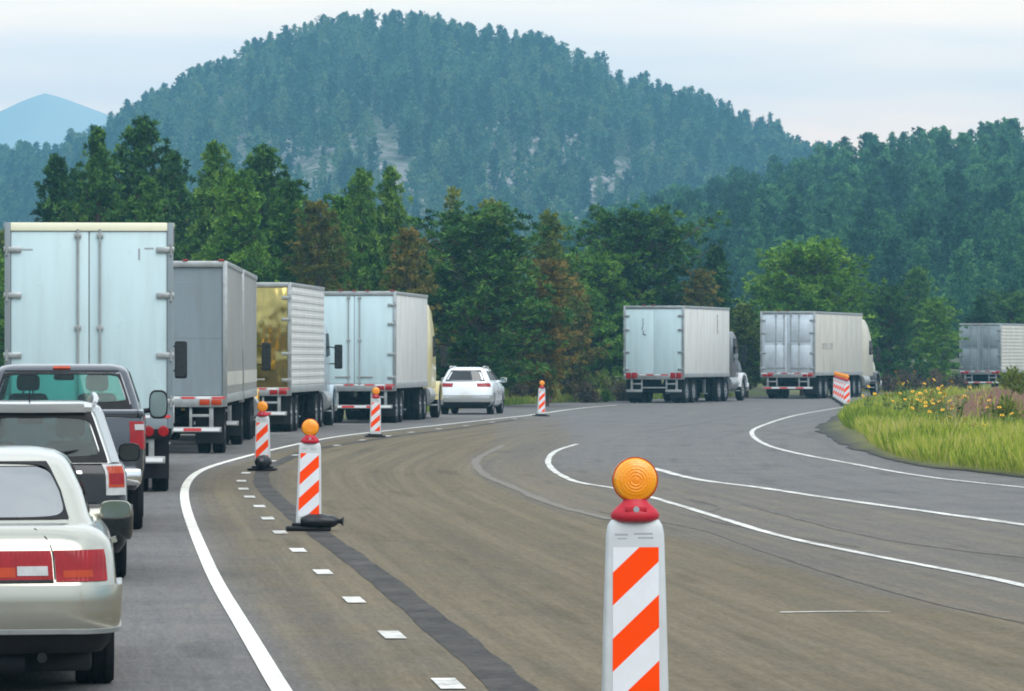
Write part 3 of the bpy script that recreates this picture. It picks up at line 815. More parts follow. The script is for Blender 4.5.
t1 = truck(173, 66.3, -4.3, 'white box trailer with plain double doors and cream top rail ahead of the grey pickup', 14.0, 'white_cab', sc=.97, zt=4.2, rear='doors', dm='white_panel', sm='white_side', lamps='roundlow', marker=-2, extra='cream', frame='grey_panel')
mk = MB()
for (x, z, w) in ((-1.02, 3.78, .30), (.93, 3.80, .14)): mk.box(x - w / 2, x + w / 2, -.004, .001, z - .012, z + .012)
mk.box(.76, .79, -.004, .001, 3.62, 3.80); mk.build('door_lettering', 'print_grey', t1)
t2 = truck(227, 47.3, -1.2, 'dull grey double trailer truck with a roll up door and lit orange tail lamps', 8.3, 'yellow_cab', second=8.3, rear='roll', dm='grey_panel', sm='grey_side', side='posts', lamps='lit', marker=3, band='cream_side', wheels=(.9,))
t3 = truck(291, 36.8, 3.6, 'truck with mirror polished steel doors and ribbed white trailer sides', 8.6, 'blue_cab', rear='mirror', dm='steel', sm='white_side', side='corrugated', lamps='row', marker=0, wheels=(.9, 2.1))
t4 = truck(396, 32.4, 5.4, 'white box truck with red roof markers and cream yellow cab, beside the white SUV', 8.6, 'cream_cab', rear='doors', dm='white_panel', sm='white_side', lamps='row', marker=3, tall=True, wheels=(.9, 2.1))
t5 = truck(684, 22.6, 15.5, 'white trailer truck turning the bend, black script marks on its box', 8.6, 'dark_cab', .3, sc=1.06, rear='plain', dm='white_panel', sm='white_side', lamps='row', marker=0, fender='white_cab', wheels=(.9, 2.15))
script_mark(t5, -.45, -.012, 3.55, 'black', 'rear', 3); script_mark(t5, 1.312, 6.2, 3.75, 'black', 'side', 5)
t6 = truck(815, 20.5, 16, 'weathered cream trailer truck with battered steel doors behind the row of striped panels', 11.0, 'pale_cab', .35, sc=1.05, rear='quilt', dm='steel_pale', sm='cream_side', lamps='row', marker=0, tall=True, fender='dark_cab', wheels=(1.6, 2.9))
mk = MB()
for k, (w, h) in enumerate(((.16, .3), (.16, .3), (.16, .3), (.10, .06), (.22, .3), (.18, .3))):
    y = 1.6 + k * .42; mk.box(1.304, 1.309, y, y + .05, 2.3, 2.3 + h); mk.box(1.304, 1.309, y + .06, y + .06 + w, 2.3 + h - .05, 2.3 + h); mk.box(1.304, 1.309, y + .06 + w, y + .1 + w, 2.3, 2.3 + h * .9)
mk.build('side_lettering', 'alu_dull', t6)
t7 = truck(1001, 16.6, 22, 'farthest truck, dark steel doors and cream ribbed side, beyond the yellow flowers', 12.0, 'white_cab', rear='quilt', dm='steel_dark', sm='cream_side', side='corrugated', lamps='row', marker=0, wheels=(.9, 2.1))

# ------------------------------------------------------------------ traffic channelizers
def make_panel(phase=0., mw=1., taper=1., flare=1.):
    t = thing('channelizer', 'x', 'traffic panel')
    # tapered plastic panel with rounded shoulders
    H0, H1 = .06, 1.045
    wb, wt, db, dt_ = .178 * taper, .128, .055, .03
    p = MB(); rings = []
    rows = [(H0, wb, db), (.5, (wb + wt) / 2 + .004, .043), (H1 - .07, wt + .004, dt_ + .003), (H1 - .03, wt - .004, dt_), (H1 - .008, wt - .018, dt_ - .008), (H1, wt - .035, dt_ - .016)]
    vs = []
    for z, w, d in rows:
        r = min(.02, d * .8)
        for (cx, cy, a0) in ((w - r, d - r, 0), (-w + r, d - r, 90), (-w + r, -d + r, 180), (w - r, -d + r, 270)):
            for k in range(4):
                a = R(a0 + k * 30); vs.append((cx + r * math.cos(a), cy + r * math.sin(a), z))
    n = 16; fs = [tuple(range(n))[::-1], tuple(range(n * (len(rows) - 1), n * len(rows)))]
    for i in range(len(rows) - 1):
        for k in range(n): fs.append((i * n + k, i * n + (k + 1) % n, (i + 1) * n + (k + 1) % n, (i + 1) * n + k))
    p._add(vs, fs)
    p.build('panel', 'plastic_white', t, 50)
    # reflective sheet with slanted stripes, one strip front and one back
    for face in (-1, 1):
        s = MB(); z0, z1 = .16, .915; per = .30
        def W(z): return (.116 + (.150 - .116) * flare * (z1 - z) / (z1 - z0)) * mw
        def D(z): return np.interp(z, [H0, .5, H1 - .07], [db, .043, dt_ + .003]) + .0025
        def clip(poly, f):
            out = []
            for i in range(len(poly)):
                a, b = poly[i], poly[(i + 1) % len(poly)]; fa, fb = f(a), f(b)
                if fa >= 0: out.append(a)
                if fa * fb < 0: q = fa / (fa - fb); out.append((a[0] + (b[0] - a[0]) * q, a[1] + (b[1] - a[1]) * q))
            return out
        base = [(-W(z0), z0), (W(z0), z0), (W(z1), z1), (-W(z1), z1)]
        k0 = -3
        for k in range(k0, 10):
            for half in (0, 1):
                c0 = z0 + .035 + phase + (k + half * .5) * per; c1 = c0 + per * .5
                q = clip(base, lambda p_: p_[1] - .95 * p_[0] - c0)
                if len(q) > 2: q = clip(q, lambda p_: c1 - (p_[1] - .95 * p_[0]))
                for lo, hi in ((z0, .5), (.5, z1)):
                    if len(q) > 2:
                        qq = clip(clip(q, lambda p_: p_[1] - lo), lambda p_: hi - p_[1])
                        if len(qq) > 2: s.mat(half)._add([(x, face * D(z), z) for x, z in qq], [tuple(range(len(qq)))])
        s.build('reflective_sheet', ['sheet_white', 'sheet_orange'], t, 0)
    g = MB()
    for (x, z, w) in ((-.065, .972, .06), (.035, .976, .085), (-.062, .953, .045), (.045, .957, .07), (.03, .938, .10)):
        g.box(x - w / 2, x + w / 2, -.0335, -.029, z - .004, z + .004)
    g.build('small_print', 'print_grey', t)
    b = MB(); b.box(-.27, .27, -.20, .20, 0, .045, .02); b.box(-.2, .2, -.09, .09, .04, .085, .02); b.build('base', 'black', t)
    c = MB(); c.lathe([(0, 1.03), (.085, 1.03), (.108, 1.045), (.112, 1.065), (.098, 1.085), (.06, 1.12), (.045, 1.145), (0, 1.145)], (0, 0, 0), 'z', 28, 1, .62)
    c.box(-.05, .05, -.062, -.05, 1.075, 1.105, .005); co = c.build('lamp_collar', 'collar_red', t, 50)
    bt = MB(); bt.tube([(0, -.066, 1.088), (0, -.058, 1.088)], .014, 10); bt.build('lamp_switch', 'print_grey', co)
    l = MB(); l.lathe([(0, -.047)] + [(.012 + .0075 * q, -.047 + .0000125 * q ** 3 + (.0016 if q % 2 else 0)) for q in range(11)] + [(.097, -.030), (.103, -.02), (.108, -.008), (.108, .008), (.103, .02), (.09, .036), (.05, .046), (0, .05)], (0, 0, 0), 'y', 40)
    lo = l.build('lamp_lens', 'amber', t, 20); lo.location = (0, 0, 1.22); lo.scale = (.93, 1, .93)
    rm = MB(); rm.lathe([(.106, -.010), (.113, -.010), (.113, .010), (.106, .010), (.106, -.010)], (0, 0, 0), 'y', 40); rm.build('lamp_rim', 'orange_lamp', lo)
    return t

panel0 = make_panel(.105, .90, .87, .1)
panel1 = make_panel(0, .93, .86, .55)
SPOTS = [  # column, base row, scale, turn, lean, label
    (635, 750, 1.145, 4, 0, 'big orange and white striped panel with amber lamp, standing in front of the whole road'),
    (308.5, 531, .99, 2, 1.0, 'striped panel weighted by the sandbag with a tied tail, beside the tar strip'),
    (262.5, 471, .94, -6, 0, 'striped panel beside the grey double trailer, black round weight on its foot'),
    (375, 437.5, .96, 8, 1.2, 'striped panel standing at the rear of the white truck with red roof markers'),
    (541, 416.5, .93, 24, 2, 'small striped panel alone right of the white SUV, lamp turned aside'),
]
G1 = 'striped traffic panels along the lane'
for i, (x, y, sc, rz, lean, lb) in enumerate(SPOTS):
    o = (panel0, panel1)[i] if i < 2 else copy_tree(panel1)
    gx, gy = gp(x, y); o.location = (gx, gy, .012); o.scale = (sc,) * 3
    o.rotation_euler = (0, R(lean), R(rz)); o['label'] = lb; o['group'] = G1
cl = [(13.95, 187.5, 'front panel of the close row of striped panels, at the tip of the grass')] + [(13.95 + k * .37, 187.5 + k * 6.4, None) for k in range(1, 6)]
for k, (x, y, lb) in enumerate(cl):
    o = copy_tree(panel1); o.location = (x, y, .012); o.scale = (1.0,) * 3; o.rotation_euler = (0, 0, R(-8 + 3 * (k % 2)))
    o['label'] = lb or 'striped panel in the close row overlapping behind its front panel'
    o['group'] = 'row of striped panels by the grass'

def sandbag(loc, rz, label, L=.30, r=.085, tail=True, zs=1.):
    m = MB(); pr = []
    for k in range(13):
        a = math.pi * k / 12; x = -math.cos(a) * L
        pr.append((max(.0, math.sin(a)) ** .6 * r * (1 + .08 * math.sin(k * 2.1)), x))
    if tail: pr = pr[:-2] + [(.04, L * .98), (.022, L * 1.08), (.03, L * 1.14), (.06, L * 1.3), (0, L * 1.28)]
    m.lathe(pr, (0, 0, 0), 'x', 24)
    rnd = random.Random(4)
    for v in m.bm.verts:
        v.co.y *= 1.35; v.co.z = (v.co.z * .95 + r * .9) * zs
        if v.co.z < .012: v.co.z = .012
        v.co += Vector((0, rnd.uniform(-1, 1) * .006, rnd.uniform(-1, 1) * .006))
    o = m.build('sandbag', 'bag', None, 60)
    o.location = loc; o.rotation_euler = (0, 0, rz)
    return tag(o, label, 'sandbag')
a = gp(308.5, 531); sandbag((a[0] + .13, a[1] - .13, .04), R(-4), 'black plastic sandbag with a tied tail on the foot of the striped panel', .22, .09)
a = gp(262.5, 471); sandbag((a[0] + .02, a[1] - .17, .05), R(62), 'black rounded sandbag on the foot of the panel by the grey trailer', .19, .09, False, 1.45)

# ------------------------------------------------------------------ road geometry (world metres)
L1 = [(1.1, 2), (.25, 11), gp(280, 691), gp(248, 633.6), gp(219, 588.6), gp(201, 548), gp(190, 521), gp(184.3, 500), gp(185.5, 485), gp(194, 475.5),
      gp(208, 467.6), gp(271, 450.5), gp(333.6, 437.4), gp(387, 431), gp(437, 425.6), gp(491, 419.6), gp(533.5, 415), (2.35, 176), (4.6, 192),
      (7.9, 205.5), (12.2, 220), (19.0, 240), (30.5, 272), (47, 315), (66, 360)]
def catmull(pts, step=.6):
    P = np.array([(p[0], p[1]) for p in pts], float)
    P = np.vstack([2 * P[0] - P[1], P, 2 * P[-1] - P[-2]]); out = []
    for i in range(1, len(P) - 2):
        p0, p1, p2, p3 = P[i - 1:i + 3]; n = max(2, int(np.linalg.norm(p2 - p1) / step))
        t = np.linspace(0, 1, n, endpoint=False)[:, None]
        out.append(.5 * (2 * p1 + (p2 - p0) * t + (2 * p0 - 5 * p1 + 4 * p2 - p3) * t ** 2 + (3 * p1 - p0 - 3 * p2 + p3) * t ** 3))
    out.append(P[-2:-1]); return np.vstack(out)
def smooth(c, k=9):
    p = np.pad(c, ((k, k), (0, 0)), 'edge'); w = np.hanning(2 * k + 1); w /= w.sum()
    # reflect the ends so they stay put
    p[:k] = 2 * c[0] - c[1:k + 1][::-1]; p[-k:] = 2 * c[-1] - c[-k - 1:-1][::-1]
    return np.stack([np.convolve(p[:, j], w, 'valid') for j in (0, 1)], 1)
def normals(c):
    d = np.gradient(c, axis=0); d /= np.linalg.norm(d, axis=1)[:, None]
    return np.stack([d[:, 1], -d[:, 0]], 1)          # points to the right of travel
QL = smooth(catmull(L1), 12)
QN = normals(smooth(QL, 30))
QS = np.concatenate([[0], np.cumsum(np.linalg.norm(np.diff(QL, axis=0), axis=1))])
xL1 = lambda d: np.interp(d, QL[:, 1], QL[:, 0])

LA = [gp(x, y) for x, y in ((1200, 640), (1024, 586.5), (896, 561), (782, 537), (702, 513), (654, 498.6), (611, 488), (577, 482.7), (554, 471), (548, 460.5), (557, 451), (577, 444.5))]
LB = [gp(x, y) for x, y in ((1200, 550), (1024, 525.5), (839, 500), (759, 488), (697, 480), (652, 468.4))]
LC = [gp(x, y) for x, y in ((1200, 506), (1024, 488), (925, 477), (851, 464), (794, 453), (765, 444.5), (752, 434.5), (759.5, 427), (794, 416), (836, 408.5), (870, 404))]
LD = [gp(x, y) for x, y in ((1200, 650), (1024, 620), (896, 594), (760, 551), (611, 520), (554, 505), (514, 488), (483, 474), (477, 460), (503, 445.6))]
EDGE = [(26, 26), (16.5, 45)] + [gp(x, y) for x, y in ((1250, 505), (1024, 478), (925, 466.5), (862, 453), (828, 437), (819, 428), (836, 417), (862, 408), (905, 401))]   # rim of the grass island
TAR = [gp(x, y) for x, y in ((560, 740), (515, 691), (420, 611), (364, 566), (320, 535), (289, 510), (268, 492), (261.5, 481), (264, 471), (280, 462.5), (311, 450), (351, 443.5), (410, 434.5), (462, 428), (520, 419))]
def x_of(pts, d):
    a = np.array(sorted([(p[1], p[0]) for p in pts])); return np.interp(d, a[:, 0], a[:, 1])

def hash_noise(x, y, seed=0):
    """smooth value noise"""
    def h(i, j):
        v = np.sin(i * 127.1 + j * 311.7 + seed * 74.7) * 43758.5453
        return v - np.floor(v)
    i, j = np.floor(x), np.floor(y); f, g = x - i, y - j
    f = f * f * (3 - 2 * f); g = g * g * (3 - 2 * g)
    return (h(i, j) * (1 - f) + h(i + 1, j) * f) * (1 - g) + (h(i, j + 1) * (1 - f) + h(i + 1, j + 1) * f) * g

# --- ground heightfield
def ground_z(X, Y):
    X, Y = np.asarray(X, float), np.asarray(Y, float)
    dl = (xL1(np.clip(Y, 2, 359)) - 4.6) - X
    rise = np.clip((dl - .6) / 9, 0, 1); rise = rise * rise * (3 - 2 * rise)
    n = hash_noise(X * .12, Y * .05, 3) * .5 + hash_noise(X * .4, Y * .2, 5) * .2
    return rise * (.75 + n) - .02
def road_mat():
    m, nt, b = new_mat('asphalt')
    uv = nt.nodes.new('ShaderNodeUVMap').outputs[0]; co = objco(nt)
    at = nt.nodes.new('ShaderNodeAttribute'); at.attribute_name = 'dust'
    fine = noise(nt, 22, 6, co, .8); blot = noise(nt, .55, 8, co, .72); mott = noise(nt, 3.2, 6, co, .75); big = noise(nt, .12, 3, co)
    streak = noise(nt, 1.0, 5, mapping(nt, uv, (.035, 2.6, 1)), .6)
    streak2 = noise(nt, 1.0, 4, mapping(nt, uv, (.012, 9, 1)), .6)
    asph = ramp(nt, blot.outputs['Fac'], [(.25, (.112, .109, .108)), (.5, (.142, .138, .136)), (.78, (.186, .181, .177))])
    st = ramp(nt, streak.outputs['Fac'], [(.3, .88), (.5, 1), (.72, 1.08)])
    asph2 = mixc(nt, 1.0, asph.outputs[0], st.outputs[0], 'MULTIPLY')
    tan = ramp(nt, streak.outputs['Fac'], [(.28, (.112, .092, .061)), (.5, (.146, .120, .080)), (.74, (.190, .157, .106))])
    s2 = ramp(nt, streak2.outputs['Fac'], [(.35, .90), (.55, 1), (.7, 1.06)])
    tan2 = mixc(nt, .8, tan.outputs[0], s2.outputs[0], 'MULTIPLY')
    f = math_(nt, 'MULTIPLY_ADD', math_(nt, 'SUBTRACT', blot.outputs['Fac'], .5), 1.1, at.outputs['Fac'])
    f = math_(nt, 'MULTIPLY_ADD', math_(nt, 'SUBTRACT', streak.outputs['Fac'], .5), .9, f, True)
    c = mixc(nt, f, asph2, tan2)
    speck = noise(nt, 1.0, 3, mapping(nt, uv, (.8, 13, 1)), .7); c = mixc(nt, 1.0, c, ramp(nt, speck.outputs['Fac'], [(.30, .90), (.5, 1), (.7, 1.08)]).outputs[0], 'MULTIPLY')
    speck2 = noise(nt, 1.0, 2, mapping(nt, uv, (3.2, 34, 1)), .7); c = mixc(nt, 1.0, c, ramp(nt, speck2.outputs['Fac'], [(.28, .86), (.5, 1), (.72, 1.11)]).outputs[0], 'MULTIPLY')
    oil = noise(nt, 1.0, 3, mapping(nt, uv, (.16, 1.3, 1)), .6); c = mixc(nt, 1.0, c, ramp(nt, oil.outputs['Fac'], [(.30, .78), (.42, 1)]).outputs[0], 'MULTIPLY')
    c = mixc(nt, 1.0, c, ramp(nt, mott.outputs['Fac'], [(.28, .86), (.5, 1), (.75, 1.1)]).outputs[0], 'MULTIPLY')
    fr = ramp(nt, fine.outputs['Fac'], [(.3, .66), (.5, 1), (.72, 1.3)])
    c = mixc(nt, 1.0, c, fr.outputs[0], 'MULTIPLY')
    nt.links.new(c, b.inputs['Base Color']); b.inputs['Roughness'].default_value = .82
    b.inputs['Specular IOR Level'].default_value = .06
    bump(nt, b, fine.outputs['Fac'], .5, .01)
    return m
M['road'] = road_mat()

def build_road():
    c = QL[::2]; nn = QN[::2]; ss = QS[::2]
    ts = np.concatenate([np.arange(-4.5, 12, .25), np.arange(12, 46, .8)])
    # keep right offset lines from folding at the inside of the bend
    X = c[:, 0][:, None] + nn[:, 0][:, None] * ts; Y = c[:, 1][:, None] + nn[:, 1][:, None] * ts
    n, k = X.shape
    V = np.stack([X, Y, np.full_like(X, .004)], -1).reshape(-1, 3)
    i, j = np.meshgrid(np.arange(n - 1), np.arange(k - 1), indexing='ij'); a = (i * k + j).ravel()
    Q = np.stack([a, a + 1, a + k + 1, a + k], 1)
    d = Y; t = np.broadcast_to(ts, X.shape)
    xd, xa, xb = x_of(LD, d), x_of(LA, d), x_of(LB, d)
    tanz = np.clip((t - .1) / .4, 0, 1) * np.clip((xd - X) / .9 + .55, 0, 1)
    mid = .62 * np.clip((t - .1) / .4, 0, 1) * np.clip((xa - X) / .6 + .5, 0, 1)
    rgt = .45 * np.clip((xb - X) / .5 + .5, 0, 1) * (t > 0) * np.clip((90 - d) / 15, 0, 1)
    dust = np.maximum(np.maximum(tanz, mid), rgt) * np.clip((190 - d) / 70, .3, 1)
    dust = np.where((t > .1) & (t < 1.7) & (d < 85), np.maximum(dust * .85, .6), dust)
    me = quick_mesh('road', V, Q, {'dust': ('POINT', dust.ravel())})
    uv = me.uv_layers.new(name='UVMap'); sv = np.stack([np.broadcast_to(ss[:, None], X.shape), t], -1).reshape(-1, 2)
    uv.data.foreach_set('uv', sv[Q.ravel()].astype(np.float32).ravel())
    o = link_mesh('road', me, ['road'], None, 0); tag(o, 'grey asphalt road with dusty tan lanes sweeping round to the right', kind='structure'); return o
build_road()

def marking_mat(name, col, worn=.5, rough=.6, lo=.35):
    m, nt, b = new_mat(name); co = objco(nt)
    n = noise(nt, 9, 6, co, .7); n2 = noise(nt, 1.2, 3, co)
    f = math_(nt, 'ADD', math_(nt, 'MULTIPLY', n.outputs['Fac'], .6), math_(nt, 'MULTIPLY', n2.outputs['Fac'], .4))
    nt.links.new(mixc(nt, ramp(nt, f, [(lo, worn), (lo + .2, 0)]).outputs[0], col, (.17, .155, .135)), b.inputs['Base Color'])
    b.inputs['Roughness'].default_value = rough; b.inputs['Specular IOR Level'].default_value = .08
    return m
M['line_white'] = marking_mat('line_white', (.78, .77, .72), .8, .6, .40)
M['line_fresh'] = marking_mat('line_fresh', (.82, .80, .72), .5, .5, .33)
M['line_faint'] = marking_mat('line_faint', (.20, .18, .15), .95, .8, .45)
M['tar'] = marking_mat('tar', (.024, .022, .021), .4, .7, .40)
M['crack'] = marking_mat('crack', (.075, .068, .06), .9, .8, .42)

def ribbon(name, pts, width, mat, z, label, jit=0, sm=6, taper=None):
    c = smooth(catmull(pts, .4), sm); nn = normals(c); n = len(c)
    w = np.full(n, width / 2)
    if taper: w = w * np.interp(np.linspace(0, 1, n), [0, 1], taper)
    s = np.arange(n)
    wl = w * (1 + jit * (hash_noise(s * .35, s * 0, 1) - .5) * 2 + jit * (hash_noise(s * 1.4, s * 0, 2) - .5)); wr = w * (1 + jit * (hash_noise(s * .35, s * 0, 8) - .5) * 2 + jit * (hash_noise(s * 1.4, s * 0, 9) - .5))
    A = c - nn * wl[:, None]; B = c + nn * wr[:, None]
    V = np.concatenate([np.c_[A, np.full(n, z)], np.c_[B, np.full(n, z)]])
    i = np.arange(n - 1); Q = np.stack([i, i + n, i + n + 1, i + 1], 1)
    o = link_mesh(name, quick_mesh(name, V, Q), [mat], None, 0)
    return tag(o, label, kind='structure')
ribbon('edge_line', [(p[0], p[1]) for p in QL[QL[:, 1] < 193][::6]], .128, 'line_fresh', .012, 'solid white line along the queue of traffic')
ribbon('lane_line', LA, .115, 'line_white', .012, 'white lane line hooking back in the middle of the road', .15)
ribbon('shoulder_line', LB, .18, 'line_white', .012, 'broad white line along the tan strip', .2, 6, (1.0, .9))
ribbon('hooked_edge_line', LC, .125, 'line_white', .012, 'white edge line bending round the grass', .1)
ribbon('worn_line', LD[4:], .16, 'line_faint', .010, 'faint ground off lane line', .3)
ribbon('tar_strip', TAR, .29, 'tar', .008, 'dark tar strip beside the dashes', .10, 6, (1.0, .8))
ribbon('road_crack', [gp(*p) for p in ((600, 512), (700, 530), (760, 551), (896, 594), (1060, 632))], .035, 'crack', .0085, 'dark seam in the asphalt', .6)
ribbon('road_crack', [gp(*p) for p in ((745, 505), (800, 520), (900, 543), (1060, 562))], .05, 'crack', .0085, 'dark seam between the white lines', .7)
ribbon('road_crack', [gp(*p) for p in ((690, 500), (720, 508), (700, 517), (760, 531), (860, 548))], .03, 'crack', .0085, 'short dark crack by the broad white line', .9, 3)
ribbon('road_crack', [gp(*p) for p in ((650, 430), (720, 424), (800, 436), (900, 452))], .05, 'crack', .0085, 'dark seam across the far lane', .8)
ribbon('paint_scrape', [gp(780, 613.5), gp(840, 612.5), gp(890, 613.2)], .06, 'line_white', .0125, 'short scraped paint mark', .6, 2)

def dashes():
    px = [(490, 733), (448, 685), (392, 636), (354, 601), (323, 573), (298, 551), (280, 533), (267.6, 519), (259.5, 507), (249.6, 497.5), (243.5, 489.4), (241.5, 481.5), (246, 473.5), (258, 467),
          (272, 461.5), (296, 455.5), (316, 450.5), (337, 445.8), (362, 440.5), (388, 436.3), (411, 432.6), (439, 429.2), (466, 426), (492, 422.5), (515, 419.3)]
    P = np.array([gp(*p) for p in px]); T = np.gradient(P, axis=0); T /= np.linalg.norm(T, axis=1)[:, None]
    V, Q = [], []
    for i, (p, t) in enumerate(zip(P, T)):
        n_ = np.array([t[1], -t[0]]); L = .46; w = .078
        V += [(*(p - t * L - n_ * w), .0125), (*(p - t * L + n_ * w), .0125), (*(p + t * L + n_ * w), .0125), (*(p + t * L - n_ * w), .0125)]
        Q.append([4 * i, 4 * i + 1, 4 * i + 2, 4 * i + 3])
    o = link_mesh('dashed_line', quick_mesh('dashed_line', V, Q), ['line_white'], None, 0); tag(o, 'row of short white dashes beside the tar strip', kind='structure')
dashes()

def ground_mat():
    m, nt, b = new_mat('ground'); co = objco(nt)
    n = noise(nt, .09, 6, co, .65); n2 = noise(nt, 1.6, 5, co, .7)
    c = ramp(nt, n.outputs['Fac'], [(.30, (.075, .058, .040)), (.42, (.095, .095, .035)), (.55, (.10, .125, .032)), (.72, (.15, .135, .06))])
    c2 = ramp(nt, n2.outputs['Fac'], [(.3, .6), (.7, 1.25)])
    nt.links.new(mixc(nt, 1, c.outputs[0], c2.outputs[0], 'MULTIPLY'), b.inputs['Base Color']); b.inputs['Roughness'].default_value = .95
    bump(nt, b, n2.outputs['Fac'], .6, .1); return m
M['ground'] = ground_mat()
def build_ground():
    xs = np.concatenate([np.linspace(-3600, -100, 30), np.arange(-90, 130, 1.5), np.linspace(140, 3600, 30)])
    ys = np.concatenate([np.linspace(-600, -20, 12), np.arange(-10, 430, 2.0), np.linspace(440, 3900, 60)])
    X, Y = np.meshgrid(xs, ys, indexing='ij'); Z = ground_z(X, Y)
    far = np.clip((Y - 360) / 60, 0, 1); Z = Z * (1 - far) - .02 * far
    Z = np.where(Y < 2, -.02, Z)
    n, k = X.shape; V = np.stack([X, Y, Z], -1).reshape(-1, 3)
    i, j = np.meshgrid(np.arange(n - 1), np.arange(k - 1), indexing='ij'); a = (i * k + j).ravel()
    o = link_mesh('ground', quick_mesh('ground', V, np.stack([a, a + k, a + k + 1, a + 1], 1)), ['ground'], None, 180); tag(o, kind='structure')
build_ground()

# --- grass island and red bank
def island_mat():
    m, nt, b = new_mat('island_soil'); co = objco(nt)
    at = nt.nodes.new('ShaderNodeAttribute'); at.attribute_name = 'soil'
    ed = nt.nodes.new('ShaderNodeAttribute'); ed.attribute_name = 'gravel'
    n = noise(nt, 1.2, 6, co, .7); n2 = noise(nt, 12, 4, co, .7)
    g = ramp(nt, n.outputs['Fac'], [(.3, (.10, .12, .03)), (.7, (.20, .19, .05))])
    r = ramp(nt, n.outputs['Fac'], [(.3, (.085, .022, .009)), (.7, (.17, .050, .022))])
    k = ramp(nt, n2.outputs['Fac'], [(.3, (.010, .010, .011)), (.7, (.055, .052, .05))])
    f = math_(nt, 'MULTIPLY_ADD', math_(nt, 'SUBTRACT', n.outputs['Fac'], .5), 1.2, at.outputs['Fac'], True)
    c = mixc(nt, f, g.outputs[0], r.outputs[0])
    f2 = math_(nt, 'MULTIPLY_ADD', math_(nt, 'SUBTRACT', n.outputs['Fac'], .5), .8, ed.outputs['Fac'], True)
    nt.links.new(mixc(nt, f2, c, k.outputs[0]), b.inputs['Base Color']); b.inputs['Roughness'].default_value = .95
    bump(nt, b, n2.outputs['Fac'], .7, .05); return m
M['island'] = island_mat()
EC = smooth(catmull(EDGE, .6), 8)
EN = normals(EC)                        # travel goes away from the camera: right of travel is the island
def island_z(off, Y, X):
    z = .012 + .16 * np.clip(off / 1.2, 0, 1) + .10 * hash_noise(X * .7, Y * .4, 12) * np.clip(off / 1.5, 0, 1)
    return z + np.clip((Y - 125) / 50, 0, 1) * np.clip((off - 2) / 6, 0, 1) * .75
def build_island():
    # stations from each rim point straight across to the right (+x) so that nothing folds
    sel = EC[::2]; offs = np.concatenate([np.arange(0, 3, .25), np.arange(3, 30, .8)])
    # rows by depth: the rim is single valued to the left; for each depth take the leftmost rim x
    ys = np.arange(28, 224, .8); xr = np.array([np.interp(y, EC[:, 1], EC[:, 0]) for y in ys])
    xr += .25 * (hash_noise(ys * .3, ys * 0, 4) - .5) + .12 * (hash_noise(ys * 1.1, ys * 0, 6) - .5)
    X = xr[:, None] + offs; Y = np.broadcast_to(ys[:, None], X.shape); O = np.broadcast_to(offs, X.shape)
    endf = np.clip((224 - Y) / 6, 0, 1)
    Z = island_z(O, Y, X) * endf + .006
    n, k = X.shape; V = np.stack([X, Y, Z], -1).reshape(-1, 3)
    i, j = np.meshgrid(np.arange(n - 1), np.arange(k - 1), indexing='ij'); a = (i * k + j).ravel()
    soil = np.clip((Y - 104) / 18, 0, 1) * np.clip((O - 1.5) / 3, 0, 1)
    grav = np.clip(1.2 - O / np.interp(Y, [60, 90, 115, 140, 220], [.05, .15, .7, .7, .2]), 0, 1)
    o = link_mesh('grass_island', quick_mesh('grass_island', V, np.stack([a, a + 1, a + k + 1, a + k], 1), {'soil': ('POINT', soil.ravel()), 'gravel': ('POINT', grav.ravel())}), ['island'], None, 180)
    tag(o, 'earth of the roadside island with a dark gravel rim', kind='structure')
build_island()

# ------------------------------------------------------------------ foliage
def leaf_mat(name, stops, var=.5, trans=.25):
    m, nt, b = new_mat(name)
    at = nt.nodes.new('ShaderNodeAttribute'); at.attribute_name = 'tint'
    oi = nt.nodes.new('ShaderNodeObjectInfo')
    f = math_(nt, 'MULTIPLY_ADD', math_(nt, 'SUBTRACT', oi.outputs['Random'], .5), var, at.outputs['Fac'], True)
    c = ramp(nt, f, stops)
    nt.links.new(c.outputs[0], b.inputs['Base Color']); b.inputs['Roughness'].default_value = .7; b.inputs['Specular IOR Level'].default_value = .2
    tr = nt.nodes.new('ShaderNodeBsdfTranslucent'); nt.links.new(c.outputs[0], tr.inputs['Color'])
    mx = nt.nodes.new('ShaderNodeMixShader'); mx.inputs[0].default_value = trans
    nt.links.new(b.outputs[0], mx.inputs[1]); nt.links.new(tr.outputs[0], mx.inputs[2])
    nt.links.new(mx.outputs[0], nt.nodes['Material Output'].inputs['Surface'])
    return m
M['needle_dark'] = leaf_mat('needle_dark', [(0, (.013, .046, .013)), (.4, (.040, .118, .024)), (.75, (.10, .215, .034)), (1, (.18, .31, .05))], .6, .12)
M['needle_green'] = leaf_mat('needle_green', [(0, (.030, .085, .012)), (.4, (.075, .19, .022)), (.75, (.15, .30, .034)), (1, (.22, .37, .05))], .5, .15)
M['needle_olive'] = leaf_mat('needle_olive', [(0, (.05, .085, .014)), (.5, (.13, .18, .025)), (.85, (.23, .26, .04)), (1, (.29, .30, .055))], .5, .15)
M['needle_rust'] = leaf_mat('needle_rust', [(0, (.07, .085, .016)), (.4, (.16, .15, .026)), (.75, (.27, .18, .04)), (1, (.34, .22, .055))], .7, .15)
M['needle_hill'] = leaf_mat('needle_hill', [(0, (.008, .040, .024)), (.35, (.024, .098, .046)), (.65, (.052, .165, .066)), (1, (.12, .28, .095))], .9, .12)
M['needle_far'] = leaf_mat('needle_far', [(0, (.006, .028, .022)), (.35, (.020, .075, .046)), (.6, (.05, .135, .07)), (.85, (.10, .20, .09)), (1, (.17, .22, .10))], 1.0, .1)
M['dry_leaf'] = leaf_mat('dry_leaf', [(0, (.045, .035, .025)), (.6, (.11, .085, .055)), (1, (.18, .13, .08))])
